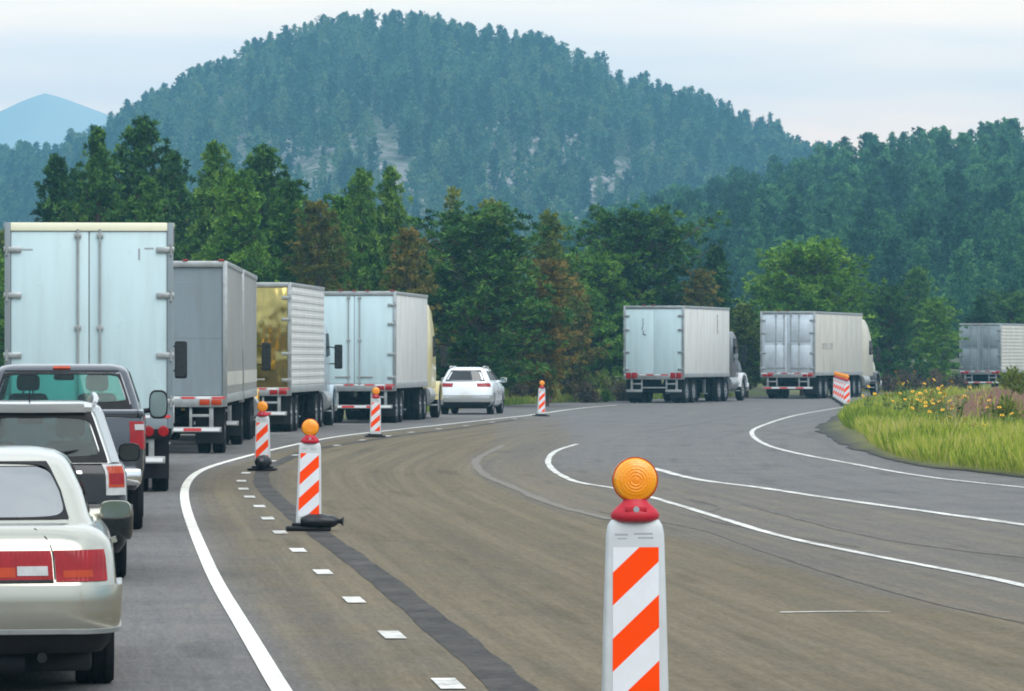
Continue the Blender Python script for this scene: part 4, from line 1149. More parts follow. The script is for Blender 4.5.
M['grass'] = leaf_mat('grass', [(0, (.08, .13, .02)), (.3, (.19, .28, .03)), (.65, (.36, .41, .05)), (.85, (.46, .46, .09)), (1, (.50, .43, .16))], 0, .4)
M['verge_grass'] = leaf_mat('verge_grass', [(0, (.09, .15, .022)), (.5, (.18, .26, .034)), (1, (.36, .33, .09))], 0, .4)
M['petal'] = paint('yellow_petal', (.82, .44, .004), .6, 0, .1)
M['stalk'] = paint('flower_stalk', (.11, .17, .03), .7, 0, .1)

def diamonds(C, Dv, L, Wd, rng):
    n = len(C); D = Dv / (np.linalg.norm(Dv, axis=1)[:, None] + 1e-9)
    S = np.cross(D, rng.normal(size=(n, 3))); S /= np.linalg.norm(S, axis=1)[:, None] + 1e-9
    L = np.broadcast_to(L, n)[:, None]; Wd = np.broadcast_to(Wd, n)[:, None]
    V = np.stack([C - D * L * .5, C + S * Wd * .5 + D * L * .08, C + D * L * .5, C - S * Wd * .5 + D * L * .08], 1).reshape(-1, 3)
    return V, np.arange(4 * n).reshape(n, 4)

def tube_np(pts, rad, seg=6):
    pts = np.array(pts, float); n = len(pts); V = []
    for i in range(n):
        d = pts[min(i + 1, n - 1)] - pts[max(i - 1, 0)]; d /= np.linalg.norm(d) + 1e-9
        a = np.array([0, 0, 1.]) if abs(d[2]) < .9 else np.array([1., 0, 0])
        u = np.cross(d, a); u /= np.linalg.norm(u); w = np.cross(d, u)
        for k in range(seg):
            t = 2 * math.pi * k / seg; V.append(pts[i] + (u * math.cos(t) + w * math.sin(t)) * rad[i])
    Q = [[i * seg + k, i * seg + (k + 1) % seg, (i + 1) * seg + (k + 1) % seg, (i + 1) * seg + k] for i in range(n - 1) for k in range(seg)]
    return np.array(V), np.array(Q)

def gen_pine(seed, H=10., rad=2.2, base=.12, limbs=90, tufts=6, leaves=12, ll=.38, lw=.13, shape='cone', spread=.26, limb_seg=4, lump=.35):
    rng = np.random.default_rng(seed)
    lean = rng.normal(size=2) * .02 * H
    axis = lambda t: np.array([lean[0] * t * t, lean[1] * t * t, H * t])
    tv, tq = [], []; off = 0
    tz = np.linspace(0, .97, 7); tr = .022 * H * (1 - tz) ** .8 + .012
    v, q = tube_np([axis(t) for t in tz], tr, 8); tv.append(v); tq.append(q); off += len(v)
    C, Dv, T = [], [], []
    phi = rng.uniform(0, 6.28)
    lump_ph = rng.uniform(0, 6.28, 3)
    for i in range(limbs):
        t = base + (1 - base) * ((i + rng.uniform(0, 1)) / limbs) ** .92 * .985
        phi += 2.4 + rng.normal() * .35
        q = (t - base) / (1 - base)
        if shape == 'cone': r = rad * (1 - q) ** .72 * min(1, .45 + 2.6 * q)
        elif shape == 'round': r = rad * max(.02, 1 - (abs(q - .38) / .64) ** 2.4) ** .6
        else: r = rad * (1 - q) ** .5 * min(1, .35 + 1.6 * q)
        # lumps: whole sides of the crown bulge or recede
        r *= 1 + lump * math.sin(2 * phi + lump_ph[0] + 7 * q) * .5 + lump * math.sin(11 * q + lump_ph[1]) * .45
        r *= rng.uniform(.62, 1.12)
        if rng.random() < .07: r *= 1.25
        r = max(r, .12)
        up = .05 + .55 * q + rng.normal() * .12
        p0 = axis(t); d = np.array([math.cos(phi), math.sin(phi), up])
        p1 = p0 + d * r * .55; p2 = p0 + np.array([math.cos(phi), math.sin(phi), up * 1.2 + .06]) * r
        if limb_seg:
            v, qd = tube_np([p0, p1, p2], [.012 * r + .018, .009 * r + .01, .006], limb_seg)
            tv.append(v); tq.append(qd + off); off += len(v)
        tb = rng.normal() * .16
        nt_ = max(2, int(round(tufts * min(1.3, r / rad + .25))))
        for k in range(nt_):
            s = .28 + .75 * (k + rng.uniform(0, 1)) / nt_
            c = p0 + (p2 - p0) * s + rng.normal(size=3) * spread * np.array([1, 1, .6]) * (.4 + .6 * min(1, r / 1.2))
            n = leaves
            dirs = rng.normal(size=(n, 3)) * .75 + d / np.linalg.norm(d) * .55 + np.array([0, 0, .45])
            dirs /= np.linalg.norm(dirs, axis=1)[:, None]
            C.append(c + dirs * ll * .42 + rng.normal(size=(n, 3)) * ll * .16); Dv.append(dirs)
            T.append(np.clip(.45 + tb + rng.normal() * .13 + rng.normal(size=n) * .10, 0, 1))
    # leader tuft
    for k in range(4):
        n = leaves; dirs = rng.normal(size=(n, 3)) * .6 + np.array([0, 0, .9]); dirs /= np.linalg.norm(dirs, axis=1)[:, None]
        C.append(axis(.93 + .02 * k) + dirs * ll * .4); Dv.append(dirs); T.append(np.clip(.5 + rng.normal(size=n) * .1, 0, 1))
    C = np.vstack(C); Dv = np.vstack(Dv); T = np.concatenate(T)
    lv, lq = diamonds(C, Dv, ll * rng.uniform(.7, 1.25, len(C)), lw * rng.uniform(.7, 1.3, len(C)), rng)
    return (np.vstack(tv), np.vstack(tq)), (lv, lq, T)

PINE = {}
def pine_proto(key, mat, **kw):
    (tv, tq), (lv, lq, T) = gen_pine(**kw)
    tm = quick_mesh('trunk', tv, tq); tm.materials.append(M['bark'])
    cm = quick_mesh('crown', lv, lq, {'tint': ('FACE', T)}); cm.materials.append(M[mat])
    PINE[key] = (tm, cm, kw.get('H', 10.), kw.get('rad', 2.2))
for k, sd in (('conea', 1), ('coneb', 2), ('conec', 3)):
    pine_proto(k, 'needle_dark', seed=sd, rad=2.3, limbs=130, tufts=9, leaves=22, ll=.27, lw=.075, shape='cone' if sd != 3 else 'oval', base=.10)
for k, sd in (('rounda', 4), ('roundb', 5)):
    pine_proto(k, 'needle_dark', lump=.2, seed=sd, rad=3.0, limbs=150, tufts=10, leaves=22, ll=.29, lw=.08, shape='round', base=.10, spread=.32)
pine_proto('bright', 'needle_green', lump=.2, seed=6, rad=2.9, limbs=145, tufts=10, leaves=22, ll=.29, lw=.08, shape='round', base=.12, spread=.3)
pine_proto('brightcone', 'needle_green', seed=9, rad=2.3, limbs=125, tufts=9, leaves=22, ll=.27, lw=.075, shape='oval', base=.10)
pine_proto('olive', 'needle_olive', seed=7, rad=2.2, limbs=115, tufts=8, leaves=20, ll=.27, lw=.075, shape='oval', base=.10)
pine_proto('rust', 'needle_rust', seed=8, rad=2.1, limbs=110, tufts=8, leaves=20, ll=.27, lw=.075, shape='oval', base=.08)
pine_proto('thin', 'needle_olive', seed=10, rad=1.8, limbs=64, tufts=5, leaves=18, ll=.27, lw=.075, shape='cone', base=.2, lump=.6)

def tree(px, top, wpx, d, key, label, group, rz=None):
    s = F / d; x = (px - CX) / s; z = float(ground_z(x, d)) - .1
    h = EYE + (YH - top) / s - z; w = wpx / s / 2
    tm, cm, H, rad = PINE[key]
    t = thing('pine_tree', label, 'tree', (x, d, z), random.uniform(0, 6.28) if rz is None else rz, group, (w / rad * 1.05, w / rad * 1.05, h / H * 1.0))
    for nm, me in (('trunk', tm), ('crown', cm)):
        o = bpy.data.objects.new(nm, me); COL.objects.link(o); o.parent = t
    return t

GT = 'pines along the roadside'
TREES = [  # column, top row, width, distance, kind, label
    (-14, 250, 60, 175, 'brightcone', 'green pine at the very left behind the white box trailer'),
    (54, 158, 56, 196, 'coneb', 'pine sloping up to the taller pair, above the left end of the white box trailer'),
    (97, 131, 62, 190, 'conea', 'left one of the two tallest roadside pines above the white trailer'),
    (131, 122, 66, 197, 'conec', 'right one of the two tallest roadside pines above the white trailer'),
    (150, 180, 60, 182, 'conea', 'dark pine low between the tall pair and the grey trailer'),
    (176, 154, 52, 200, 'conea', 'pointed pine next to the tall pair, over the corner of the white trailer'),
    (213, 145, 58, 192, 'coneb', 'slim pointed pine above the dull grey trailer'),
    (236, 176, 54, 184, 'brightcone', 'mid green pine above the seam of the grey double trailers'),
    (254, 150, 64, 198, 'conec', 'bushy pointed pine above the steel doored trailer'),
    (287, 186, 60, 190, 'brightcone', 'fresh green pine above the ribbed white trailer'),
    (320, 205, 54, 180, 'rust', 'rust brown pine over the gap beside the ribbed trailer'),
    (345, 200, 60, 192, 'brightcone', 'green pine left of the twin topped pine'),
    (362, 172, 50, 186, 'coneb', 'left top of the twin pines above the truck with red markers'),
    (388, 170, 50, 187, 'conea', 'right top of the twin pines above the truck with red markers'),
    (410, 232, 46, 180, 'rust', 'brownish pine between the twin pines and the big dark round pine'),
    (452, 188, 50, 206, 'thin', 'thin see-through olive pine sticking out above the dark round pine'),
    (490, 205, 84, 203, 'olive', 'olive crowned pine behind the big dark round pine'),
    (478, 224, 132, 186, 'rounda', 'big dark round pine above the white SUV'),
    (548, 216, 66, 200, 'olive', 'olive topped pine between the big dark pine and the rust one'),
    (545, 262, 66, 187, 'rust', 'orange brown pine right of the white SUV'),
    (572, 275, 58, 205, 'rust', 'reddish pine behind the lone small striped panel'),
    (600, 258, 82, 224, 'bright', 'green rounded pine left of the white truck with script marks'),
    (642, 219, 120, 226, 'roundb', 'broad dark pine dome right above the white truck with script marks'),
    (697, 272, 52, 224, 'rust', 'rust tinted pine above the right edge of the script marked truck'),
    (714, 248, 66, 236, 'coneb', 'dark pine sloping down right of the broad dome'),
    (745, 306, 60, 228, 'olive', 'olive bushy pine in the gap between the two bend trucks'),
    (772, 278, 60, 246, 'brightcone', 'green pine left of the bright round one above the weathered truck'),
    (804, 250, 100, 238, 'bright', 'bright green round pine above the weathered cream truck'),
    (852, 288, 56, 252, 'brightcone', 'green pine descending right of the bright round one'),
    (889, 290, 60, 262, 'roundb', 'dark rounded pine just right of the weathered truck cab'),
    (934, 300, 56, 268, 'brightcone', 'dark green pine left of the farthest truck'),
    (918, 268, 60, 310, 'coneb', 'tall hazy pine behind the gap between the two last trucks'),
    (982, 298, 56, 300, 'conea', 'dark pine behind the farthest truck'),
    (1012, 296, 60, 306, 'roundb', 'dark pine behind the cream side of the farthest truck'),
]
for a in TREES: tree(a[0], a[1], a[2] * (1.55 if a[0] < 440 else 1.15), *a[3:], GT)
GF = 'filler pines in the roadside belt'
rr = random.Random(21)
skyline = np.array([(-40, 250), (30, 215), (60, 170), (130, 150), (200, 170), (260, 175), (300, 205), (340, 215), (380, 195), (420, 245), (480, 240), (540, 240), (600, 275), (640, 245), (700, 275), (745, 300), (800, 280), (850, 305), (900, 305), (960, 330), (1040, 315)])
for k in range(62):
    px = -30 + k * 17.4 + rr.uniform(-7, 7); top = np.interp(px, skyline[:, 0], skyline[:, 1]) + (rr.uniform(4, 42) if px < 430 else rr.uniform(34, 80))
    d = np.interp(px, [-40, 500, 640, 1040], [205, 212, 244, 310]) + rr.uniform(0, 26)
    key = rr.choice(['conea', 'coneb', 'conec', 'brightcone', 'roundb', 'conea', 'olive', 'conec'] if px < 430 else ['olive', 'olive', 'brightcone', 'rust'] if px < 620 else ['coneb', 'olive', 'brightcone'] if px < 760 else ['brightcone', 'bright', 'coneb', 'roundb'])
    tree(px, top, rr.uniform(66, 96), d, key, 'pine deep in the roadside belt, mostly behind the front row', GF)

# --- shrubs and brush under the pines
def gen_bush(seed, n=900, ll=.16, lw=.07):
    rng = np.random.default_rng(seed); C, Dv, T = [], [], []
    for k in range(16):
        a = rng.uniform(0, 6.28); r = rng.uniform(0, .62); c = np.array([r * math.cos(a), r * math.sin(a), rng.uniform(.12, .72) * (1 - .4 * r)])
        m = n // 16; d = rng.normal(size=(m, 3)); d /= np.linalg.norm(d, axis=1)[:, None]
        C.append(c + d * rng.uniform(.08, .34, m)[:, None]); Dv.append(d + np.array([0, 0, .5])); T.append(np.clip(.5 + rng.normal() * .2 + rng.normal(size=m) * .1, 0, 1))
    C = np.vstack(C); C[:, 2] = np.abs(C[:, 2])
    v, q = diamonds(C, np.vstack(Dv), ll * rng.uniform(.6, 1.4, len(C)), lw, rng)
    return quick_mesh('shrub', v, q, {'tint': ('FACE', np.concatenate(T))})
BUSH = []
for sd, mt in ((31, 'needle_olive'), (32, 'needle_green'), (33, 'dry_leaf'), (34, 'dry_leaf')):
    me = gen_bush(sd); me.materials.append(M[mt]); BUSH.append(me)
def shrub(x, d, w, h, k, label, group=None, z=None):
    o = bpy.data.objects.new('shrub', BUSH[k]); COL.objects.link(o)
    o.location = (x, d, float(ground_z(x, d)) - .03 if z is None else z); o.scale = (w, w, h); o.rotation_euler = (0, 0, random.uniform(0, 6.28))
    return tag(o, label, 'shrub', group)
for k in range(17):
    px = rr.uniform(512, 625); d = rr.uniform(199, 226); s = F / d
    shrub((px - CX) / s, d, rr.uniform(.5, 1.1), rr.uniform(.5, 1.3), rr.choice([0, 2, 3, 2, 1]), 'low brush on the grassy bank under the pines', 'brush on the grassy bank')
for k in range(24):
    px = rr.uniform(862, 962) if k < 17 else rr.uniform(728, 760); d = rr.uniform(250, 275); s = F / d
    shrub((px - CX) / s, d, rr.uniform(.7, 1.4), rr.uniform(.8, 1.9), rr.choice([2, 3, 2, 0]), 'dry brown brush beside the far trucks', 'dry brush by the far trucks')
s_ = F / 205.
shrub((1014 - CX) / (F / 150.), 150, .85, .95, 0, 'olive bush in front of the farthest truck at the picture edge', None, .85)
shrub((1008 - CX) / (F / 118.), 118, .7, .9, 0, 'dark olive bush low at the edge of the flowering grass', None, .2)
for k, (px, d) in enumerate(((470, 200), (905, 240))): pass

# --- grasses (uncountable)
def grass(name, X, Y, Z, hmin, hmax, w, mat, label, seed, lean=.28):
    rng = np.random.default_rng(seed); n = len(X)
    h = rng.uniform(hmin, hmax, n) * (.55 + .9 * hash_noise(X * .8, Y * .5, 17))
    d = np.stack([rng.normal(size=n) * lean, rng.normal(size=n) * lean, np.ones(n)], 1); d /= np.linalg.norm(d, axis=1)[:, None]
    C = np.stack([X, Y, Z], 1) + d * (h * .5)[:, None]
    v, q = diamonds(C, d, h, w, rng)
    T = np.clip(.15 + .75 * hash_noise(X * .35, Y * .16, 23) + rng.normal(size=n) * .24, 0, 1)
    o = link_mesh(name, quick_mesh(name, v, q, {'tint': ('FACE', T)}), [mat], None, 0); return tag(o, label, 'grass', None, 'stuff')
rg = np.random.default_rng(77)
n = 120000
Y = 58 + (rg.random(n) ** 1.25) * 150; xr = np.interp(Y, EC[:, 1], EC[:, 0])
O = np.interp(Y, [60, 85, 110, 140, 215], [.02, .06, .70, .65, .2]) + rg.random(n) ** 1.3 * 12
X = xr + O
ok = (X < .15 * Y + 1) & ~((Y > 108) & (O > 2.2 + 1.2 * hash_noise(Y * .2, O * .5, 3)) & (rg.random(n) > .03))
X, Y, O = X[ok], Y[ok], O[ok]
grass('tall_grass', X, Y, island_z(O, Y, X), .22, .46, .03, 'grass', 'tall yellow green roadside grass on the island', 5)
n = 30000
Y = rg.uniform(165, 232, n); X = xL1(Y) - 4.75 - rg.random(n) ** 1.4 * 9
grass('verge_grass', X, Y, ground_z(X, Y), .12, .38, .05, 'verge_grass', 'short green grass on the verge under the pines', 6)

# --- yellow flowers
def flower_mesh():
    st = MB(); rnd = random.Random(5); heads = []
    for k in range(8):
        a = rnd.uniform(0, 6.28); r = rnd.uniform(.05, .38); h = rnd.uniform(.6, 1.05)
        p = [(0, 0, 0), (r * .4 * math.cos(a), r * .4 * math.sin(a), h * .55), (r * math.cos(a), r * math.sin(a), h)]
        st.tube(p, [.012, .010, .006], 5); heads.append(p[-1])
        for q in range(5):
            t = rnd.uniform(.2, .8); b = rnd.uniform(0, 6.28); c = Vector(p[1]) * t * 1.3; e = c + Vector((math.cos(b) * .14, math.sin(b) * .14, .07)); m_ = (c + e) / 2 + Vector((-math.sin(b), math.cos(b), 0)) * .035; m2 = (c + e) / 2 - Vector((-math.sin(b), math.cos(b), 0)) * .035
            st._add([c, m_, e, m2], [(0, 1, 2, 3)])
    fl = []
    for h in heads:
        f = MB(); c = Vector(h); tilt = Matrix.Rotation(rnd.uniform(.2, 1.1), 4, Vector((rnd.uniform(-1, 1), rnd.uniform(-1, 1), 0)).normalized())
        for k in range(11):
            a = 2 * math.pi * k / 11; d = tilt @ Vector((math.cos(a), math.sin(a), .12)); s = tilt @ Vector((-math.sin(a), math.cos(a), 0))
            f.mat(0)._add([c + d * .02, c + d * .034 + s * .017, c + d * .056, c + d * .034 - s * .017], [(0, 1, 2, 3)])
        f.mat(1).lathe([(0, .012), (.014, .01), (.02, 0), (.012, -.01), (0, -.012)], h, 'z', 10)
        fl.append(f)
    return st, fl
def make_flower(loc, label):
    t = thing('sunflower_plant', label, 'flower', loc, 0, 'yellow wildflowers in the grass')
    st, fl = flower_mesh(); st.build('stalk', 'stalk', t, 0)
    for f in fl: f.build('flower_head', ['petal', 'bark'], t, 0)
    return t
spots = [(905, 376, 140), (888, 388, 134), (868, 391, 132), (914, 388, 126), (928, 398, 118), (943, 386, 124), (950, 402, 112), (935, 408, 108), (918, 404, 114), (946, 416, 100), (976, 424, 96), (960, 392, 128), (931, 384, 132), (1006, 412, 104), (922, 396, 122), (938, 394, 122), (898, 398, 128), (986, 402, 118)]
pf = None
for i, (px, py, d) in enumerate(spots):
    s = F / d; x = (px - CX) / s; top = EYE + (YH - py + 6) / s
    off = x - np.interp(d, EC[:, 1], EC[:, 0]); z = float(island_z(np.array(max(off, 0)), np.array(d), np.array(x)))
    lb = 'tall yellow wildflower clump in the roadside grass before the red bank'
    o = make_flower((0, 0, 0), lb) if pf is None else copy_tree(pf)
    pf = pf or o
    k = max((top - z) / 1.0, .5); o.location = (x, d, z); o.scale = (1.0, 1.0, k); o.rotation_euler = (0, 0, random.uniform(0, 6.28))

# ------------------------------------------------------------------ hills
def hill_mat(name, rock):
    m, nt, b = new_mat(name); co = objco(nt)
    n = noise(nt, .02, 6, co, .7); n2 = noise(nt, .16, 6, co, .75); n3 = noise(nt, .5, 4, co, .7)
    g = ramp(nt, n2.outputs['Fac'], [(.3, (.03, .05, .025)), (.6, (.075, .085, .045)), (.8, (.13, .11, .075))])
    r = ramp(nt, n3.outputs['Fac'], [(.3, (.13, .115, .115)), (.5, (.23, .205, .205)), (.75, (.36, .33, .33))])
    z = nt.nodes.new('ShaderNodeSeparateXYZ'); nt.links.new(co, z.inputs[0])
    low = ramp(nt, math_(nt, 'DIVIDE', z.outputs['Z'], 120.), [(.1, rock), (.42, rock), (.75, rock * .25)])
    f = math_(nt, 'ADD', math_(nt, 'MULTIPLY', n.outputs['Fac'], .5), math_(nt, 'MULTIPLY', n2.outputs['Fac'], .5))
    f = ramp(nt, f, [(.47, 0), (.56, 1)])
    f = math_(nt, 'MULTIPLY', f.outputs[0], low.outputs[0])
    nt.links.new(mixc(nt, f, g.outputs[0], r.outputs[0]), b.inputs['Base Color']); b.inputs['Roughness'].default_value = .95
    bump(nt, b, n3.outputs['Fac'], .8, 1.0)
    return m
M['hill'] = hill_mat('hill_soil', .95); M['hill_near'] = hill_mat('wooded_soil', .12)
def outline_fn(pts, dr, drop):
    a = np.array(pts, float); s = F / dr
    X = (a[:, 0] - CX) / s; Z = EYE + (YH - (a[:, 1] + drop)) / s
    return lambda x: np.interp(x, X, Z)
D1, D2 = 1500., 780.
main_out = outline_fn([(-900, 330), (-500, 250), (-200, 185), (-60, 165), (0, 152), (60, 143), (92, 133), (112, 112), (150, 94), (200, 69), (240, 51), (290, 27), (330, 18), (390, 13), (440, 19), (500, 30), (545, 38), (575, 48), (603, 55), (615, 70), (645, 74), (655, 84), (690, 88), (712, 100), (745, 113), (775, 118), (792, 135), (830, 146), (900, 180), (1000, 215), (1200, 270), (1700, 345)], D1, 37)
near_out = outline_fn([(330, 352), (430, 310), (500, 268), (540, 244), (580, 230), (620, 216), (700, 192), (760, 174), (830, 157), (870, 147), (920, 144), (1024, 132), (1200, 118), (1500, 130), (2000, 300)], D2, 62)
def hz1(X, Y):
    t = np.clip((Y - 880) / (D1 - 880), 0, 1); u = np.clip((Y - D1) / 800, 0, 1)
    f = np.where(Y < D1, Y / D1, 1) * np.sin(np.pi / 2 * t) ** 1.15 * (1 - u * u * (3 - 2 * u))
    h = main_out(X * (D1 / np.clip(Y, 900, D1 + 300)))
    return np.maximum(h, 0) * f + (hash_noise(X * .02, Y * .012, 2) - .5) * 9 * t * (1 - np.clip((Y - 1380) / 120, 0, 1)) + (hash_noise(X * .07, Y * .05, 4) - .5) * 3 * t * (1 - np.clip((Y - 1420) / 80, 0, 1)) - .5
def hz2(X, Y):
    t = np.clip((Y - 330) / (D2 - 330), 0, 1); u = np.clip((Y - D2) / 500, 0, 1)
    f = np.where(Y < D2, Y / D2, 1) ** .6 * t ** .9 * (1 - u * u * (3 - 2 * u))
    h = near_out(X * (D2 / np.clip(Y, 330, D2 + 200)))
    return np.maximum(h, 0) * f + (hash_noise(X * .03, Y * .02, 7) - .5) * 4 * t * (1 - np.clip((Y - 700) / 80, 0, 1)) - .5
def hill(name, fn, x0, x1, y0, y1, st, mat):
    xs = np.arange(x0, x1 + st, st); ys = np.arange(y0, y1 + st, st)
    X, Y = np.meshgrid(xs, ys, indexing='ij'); Z = fn(X, Y)
    n, k = X.shape; V = np.stack([X, Y, Z], -1).reshape(-1, 3)
    i, j = np.meshgrid(np.arange(n - 1), np.arange(k - 1), indexing='ij'); a = (i * k + j).ravel()
    o = link_mesh(name, quick_mesh(name, V, np.stack([a, a + k, a + k + 1, a + 1], 1)), [mat], None, 180); return tag(o, kind='structure')
hill('hill', hz1, -640, 640, 880, 2320, 8, 'hill')
hill('wooded_hill', hz2, -60, 330, 330, 1300, 6, 'hill_near')

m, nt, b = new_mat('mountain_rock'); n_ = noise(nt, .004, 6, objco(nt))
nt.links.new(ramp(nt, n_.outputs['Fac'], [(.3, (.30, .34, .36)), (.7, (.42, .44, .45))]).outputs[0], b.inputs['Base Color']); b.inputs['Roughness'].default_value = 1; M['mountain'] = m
D3 = 3850.
mt_out = outline_fn([(-700, 230), (-400, 190), (-150, 150), (-60, 132), (0, 111), (25, 99), (45, 92.5), (62, 97), (105, 113), (170, 140), (300, 190), (520, 270), (800, 350)], D3, 0)
def hz3(X, Y):
    f = np.clip(1 - np.abs(Y - D3) / 420, 0, 1); r = (hash_noise(X * .012, Y * .02, 31) - .5) * 16 * np.clip(np.abs(Y - D3) / 200, 0, 1)
    return np.maximum(mt_out(X), 0) * f ** .9 + r * f - .5
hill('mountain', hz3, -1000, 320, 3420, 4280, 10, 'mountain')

# --- woods on the hills
def scatter(name, P, S, meshes, label, seed):
    """uncountable wood: points that carry a tree each"""
    rng = np.random.default_rng(seed); n = len(P)
    me = bpy.data.meshes.new(name); me.vertices.add(n); me.vertices.foreach_set('co', np.asarray(P, dtype=np.float32).ravel())
    w = S * rng.uniform(.85, 1.2, n)
    a = me.attributes.new('sc', 'FLOAT_VECTOR', 'POINT'); a.data.foreach_set('vector', np.stack([w, w, S], 1).astype(np.float32).ravel())
    a = me.attributes.new('rot', 'FLOAT', 'POINT'); a.data.foreach_set('value', rng.uniform(0, 6.28, n).astype(np.float32))
    a = me.attributes.new('idx', 'INT', 'POINT'); a.data.foreach_set('value', rng.integers(0, len(meshes), n).astype(np.int32))
    coll = bpy.data.collections.new(name + '_kinds')
    for m_ in meshes: coll.objects.link(bpy.data.objects.new(m_.name, m_))
    ng = bpy.data.node_groups.new(name, 'GeometryNodeTree')
    ng.interface.new_socket('Geometry', in_out='INPUT', socket_type='NodeSocketGeometry'); ng.interface.new_socket('Geometry', in_out='OUTPUT', socket_type='NodeSocketGeometry')
    gi, go = ng.nodes.new('NodeGroupInput'), ng.nodes.new('NodeGroupOutput')
    ci = ng.nodes.new('GeometryNodeCollectionInfo'); ci.inputs['Collection'].default_value = coll; ci.inputs['Separate Children'].default_value = True; ci.inputs['Reset Children'].default_value = True
    ip = ng.nodes.new('GeometryNodeInstanceOnPoints'); ip.inputs['Pick Instance'].default_value = True
    def attr(nm, ty):
        q = ng.nodes.new('GeometryNodeInputNamedAttribute'); q.data_type = ty; q.inputs['Name'].default_value = nm
        return next(o for o in q.outputs if o.enabled and o.name == 'Attribute')
    cx = ng.nodes.new('ShaderNodeCombineXYZ'); L = ng.links.new
    L(attr('rot', 'FLOAT'), cx.inputs['Z']); L(gi.outputs[0], ip.inputs['Points']); L(ci.outputs[0], ip.inputs['Instance'])
    L(attr('idx', 'INT'), ip.inputs['Instance Index']); L(cx.outputs[0], ip.inputs['Rotation']); L(attr('sc', 'FLOAT_VECTOR'), ip.inputs['Scale'])
    L(ip.outputs[0], go.inputs[0])
    o = bpy.data.objects.new(name, me); COL.objects.link(o)
    md = o.modifiers.new('trees', 'NODES'); md.node_group = ng
    return tag(o, label, 'forest', None, 'stuff')
def wood_mesh(name, proto, mat):
    v, q, t = proto; me = quick_mesh(name, v, q, {'tint': ('FACE', t)}); me.materials.append(M[mat]); return me
def flat_pine(seed, **kw):
    (tv, tq), (lv, lq, T) = gen_pine(seed, H=10., **kw); return lv, lq, T
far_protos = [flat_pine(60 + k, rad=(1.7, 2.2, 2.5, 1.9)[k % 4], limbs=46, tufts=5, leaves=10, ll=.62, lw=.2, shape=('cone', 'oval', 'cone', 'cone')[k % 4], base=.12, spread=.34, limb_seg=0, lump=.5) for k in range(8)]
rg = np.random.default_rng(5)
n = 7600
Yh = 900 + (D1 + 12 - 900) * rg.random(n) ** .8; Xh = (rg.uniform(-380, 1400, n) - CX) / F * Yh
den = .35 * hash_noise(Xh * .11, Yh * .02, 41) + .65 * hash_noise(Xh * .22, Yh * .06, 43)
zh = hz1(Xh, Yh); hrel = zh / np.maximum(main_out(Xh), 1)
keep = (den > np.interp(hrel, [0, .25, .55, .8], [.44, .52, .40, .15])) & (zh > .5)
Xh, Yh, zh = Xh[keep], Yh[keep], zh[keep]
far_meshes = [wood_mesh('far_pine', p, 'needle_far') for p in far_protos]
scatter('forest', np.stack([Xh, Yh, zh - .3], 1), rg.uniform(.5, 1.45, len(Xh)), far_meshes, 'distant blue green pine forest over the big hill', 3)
rs = random.Random(12)
for px in (143, 168, 205, 262, 318, 372, 437, 470, 489, 506, 528, 560, 578, 592, 604, 640, 667, 684, 721, 769, 806):
    y = D1 - rs.uniform(0, 12); x = (px - CX) / F * y; s_ = rs.uniform(1.05, 1.55)
    o = bpy.data.objects.new('skyline_pine', far_meshes[rs.choice([0, 1, 3, 4, 7])]); COL.objects.link(o)
    w = s_ * rs.uniform(.65, .95); o.location = (x, y, float(hz1(np.array(x), np.array(y))) - .4); o.scale = (w, w, s_); o.rotation_euler = (0, 0, rs.uniform(0, 6.28))
    tag(o, 'blue green pine standing out on the skyline of the big hill', 'tree', 'skyline pines of the big hill')
# boulders showing pale through the trees of the big hill
def boulders():
    rng = np.random.default_rng(9); V, Q = [], []; off = 0; cnt = 0
    bs = bmesh.new(); bmesh.ops.create_icosphere(bs, subdivisions=2, radius=1); bv = np.array([v.co[:] for v in bs.verts]); bq = np.array([[v.index for v in f.verts] for f in bs.faces]); bs.free()
    cl = [(rng.uniform(180, 900), rng.uniform(930, 1240)) for _ in range(40)] + [(rng.uniform(470, 800), rng.uniform(980, 1330)) for _ in range(70)]
    for px, y in cl:
        for k in range(rng.integers(4, 12)):
            yy = y + rng.normal() * 14; x = (px - CX) / F * y + rng.normal() * 4.5
            z = float(hz1(np.array(x), np.array(yy)))
            if z < 2: continue
            v = bv * (1 + .25 * (hash_noise(bv[:, 0] * 2.5 + k * 3.1, bv[:, 1] * 2.5 + bv[:, 2] * 1.7, k) - .5))[:, None]
            v = v * rng.uniform(.7, 2.2) * np.array([1.2, 1, .8]) + np.array([x, yy, z + .2]); V.append(v); Q.append(bq + off); off += len(v)
    m, nt, b = new_mat('boulder'); n_ = noise(nt, .5, 5, objco(nt))
    nt.links.new(ramp(nt, n_.outputs['Fac'], [(.3, (.16, .14, .135)), (.7, (.38, .345, .335))]).outputs[0], b.inputs['Base Color']); b.inputs['Roughness'].default_value = .95; M['boulder'] = m
    o = link_mesh('boulders', quick_mesh('boulders', np.vstack(V), np.vstack(Q)), ['boulder'], None, 30); tag(o, 'pale boulders scattered over the lower slope of the big hill', 'rocks', None, 'stuff')
boulders()

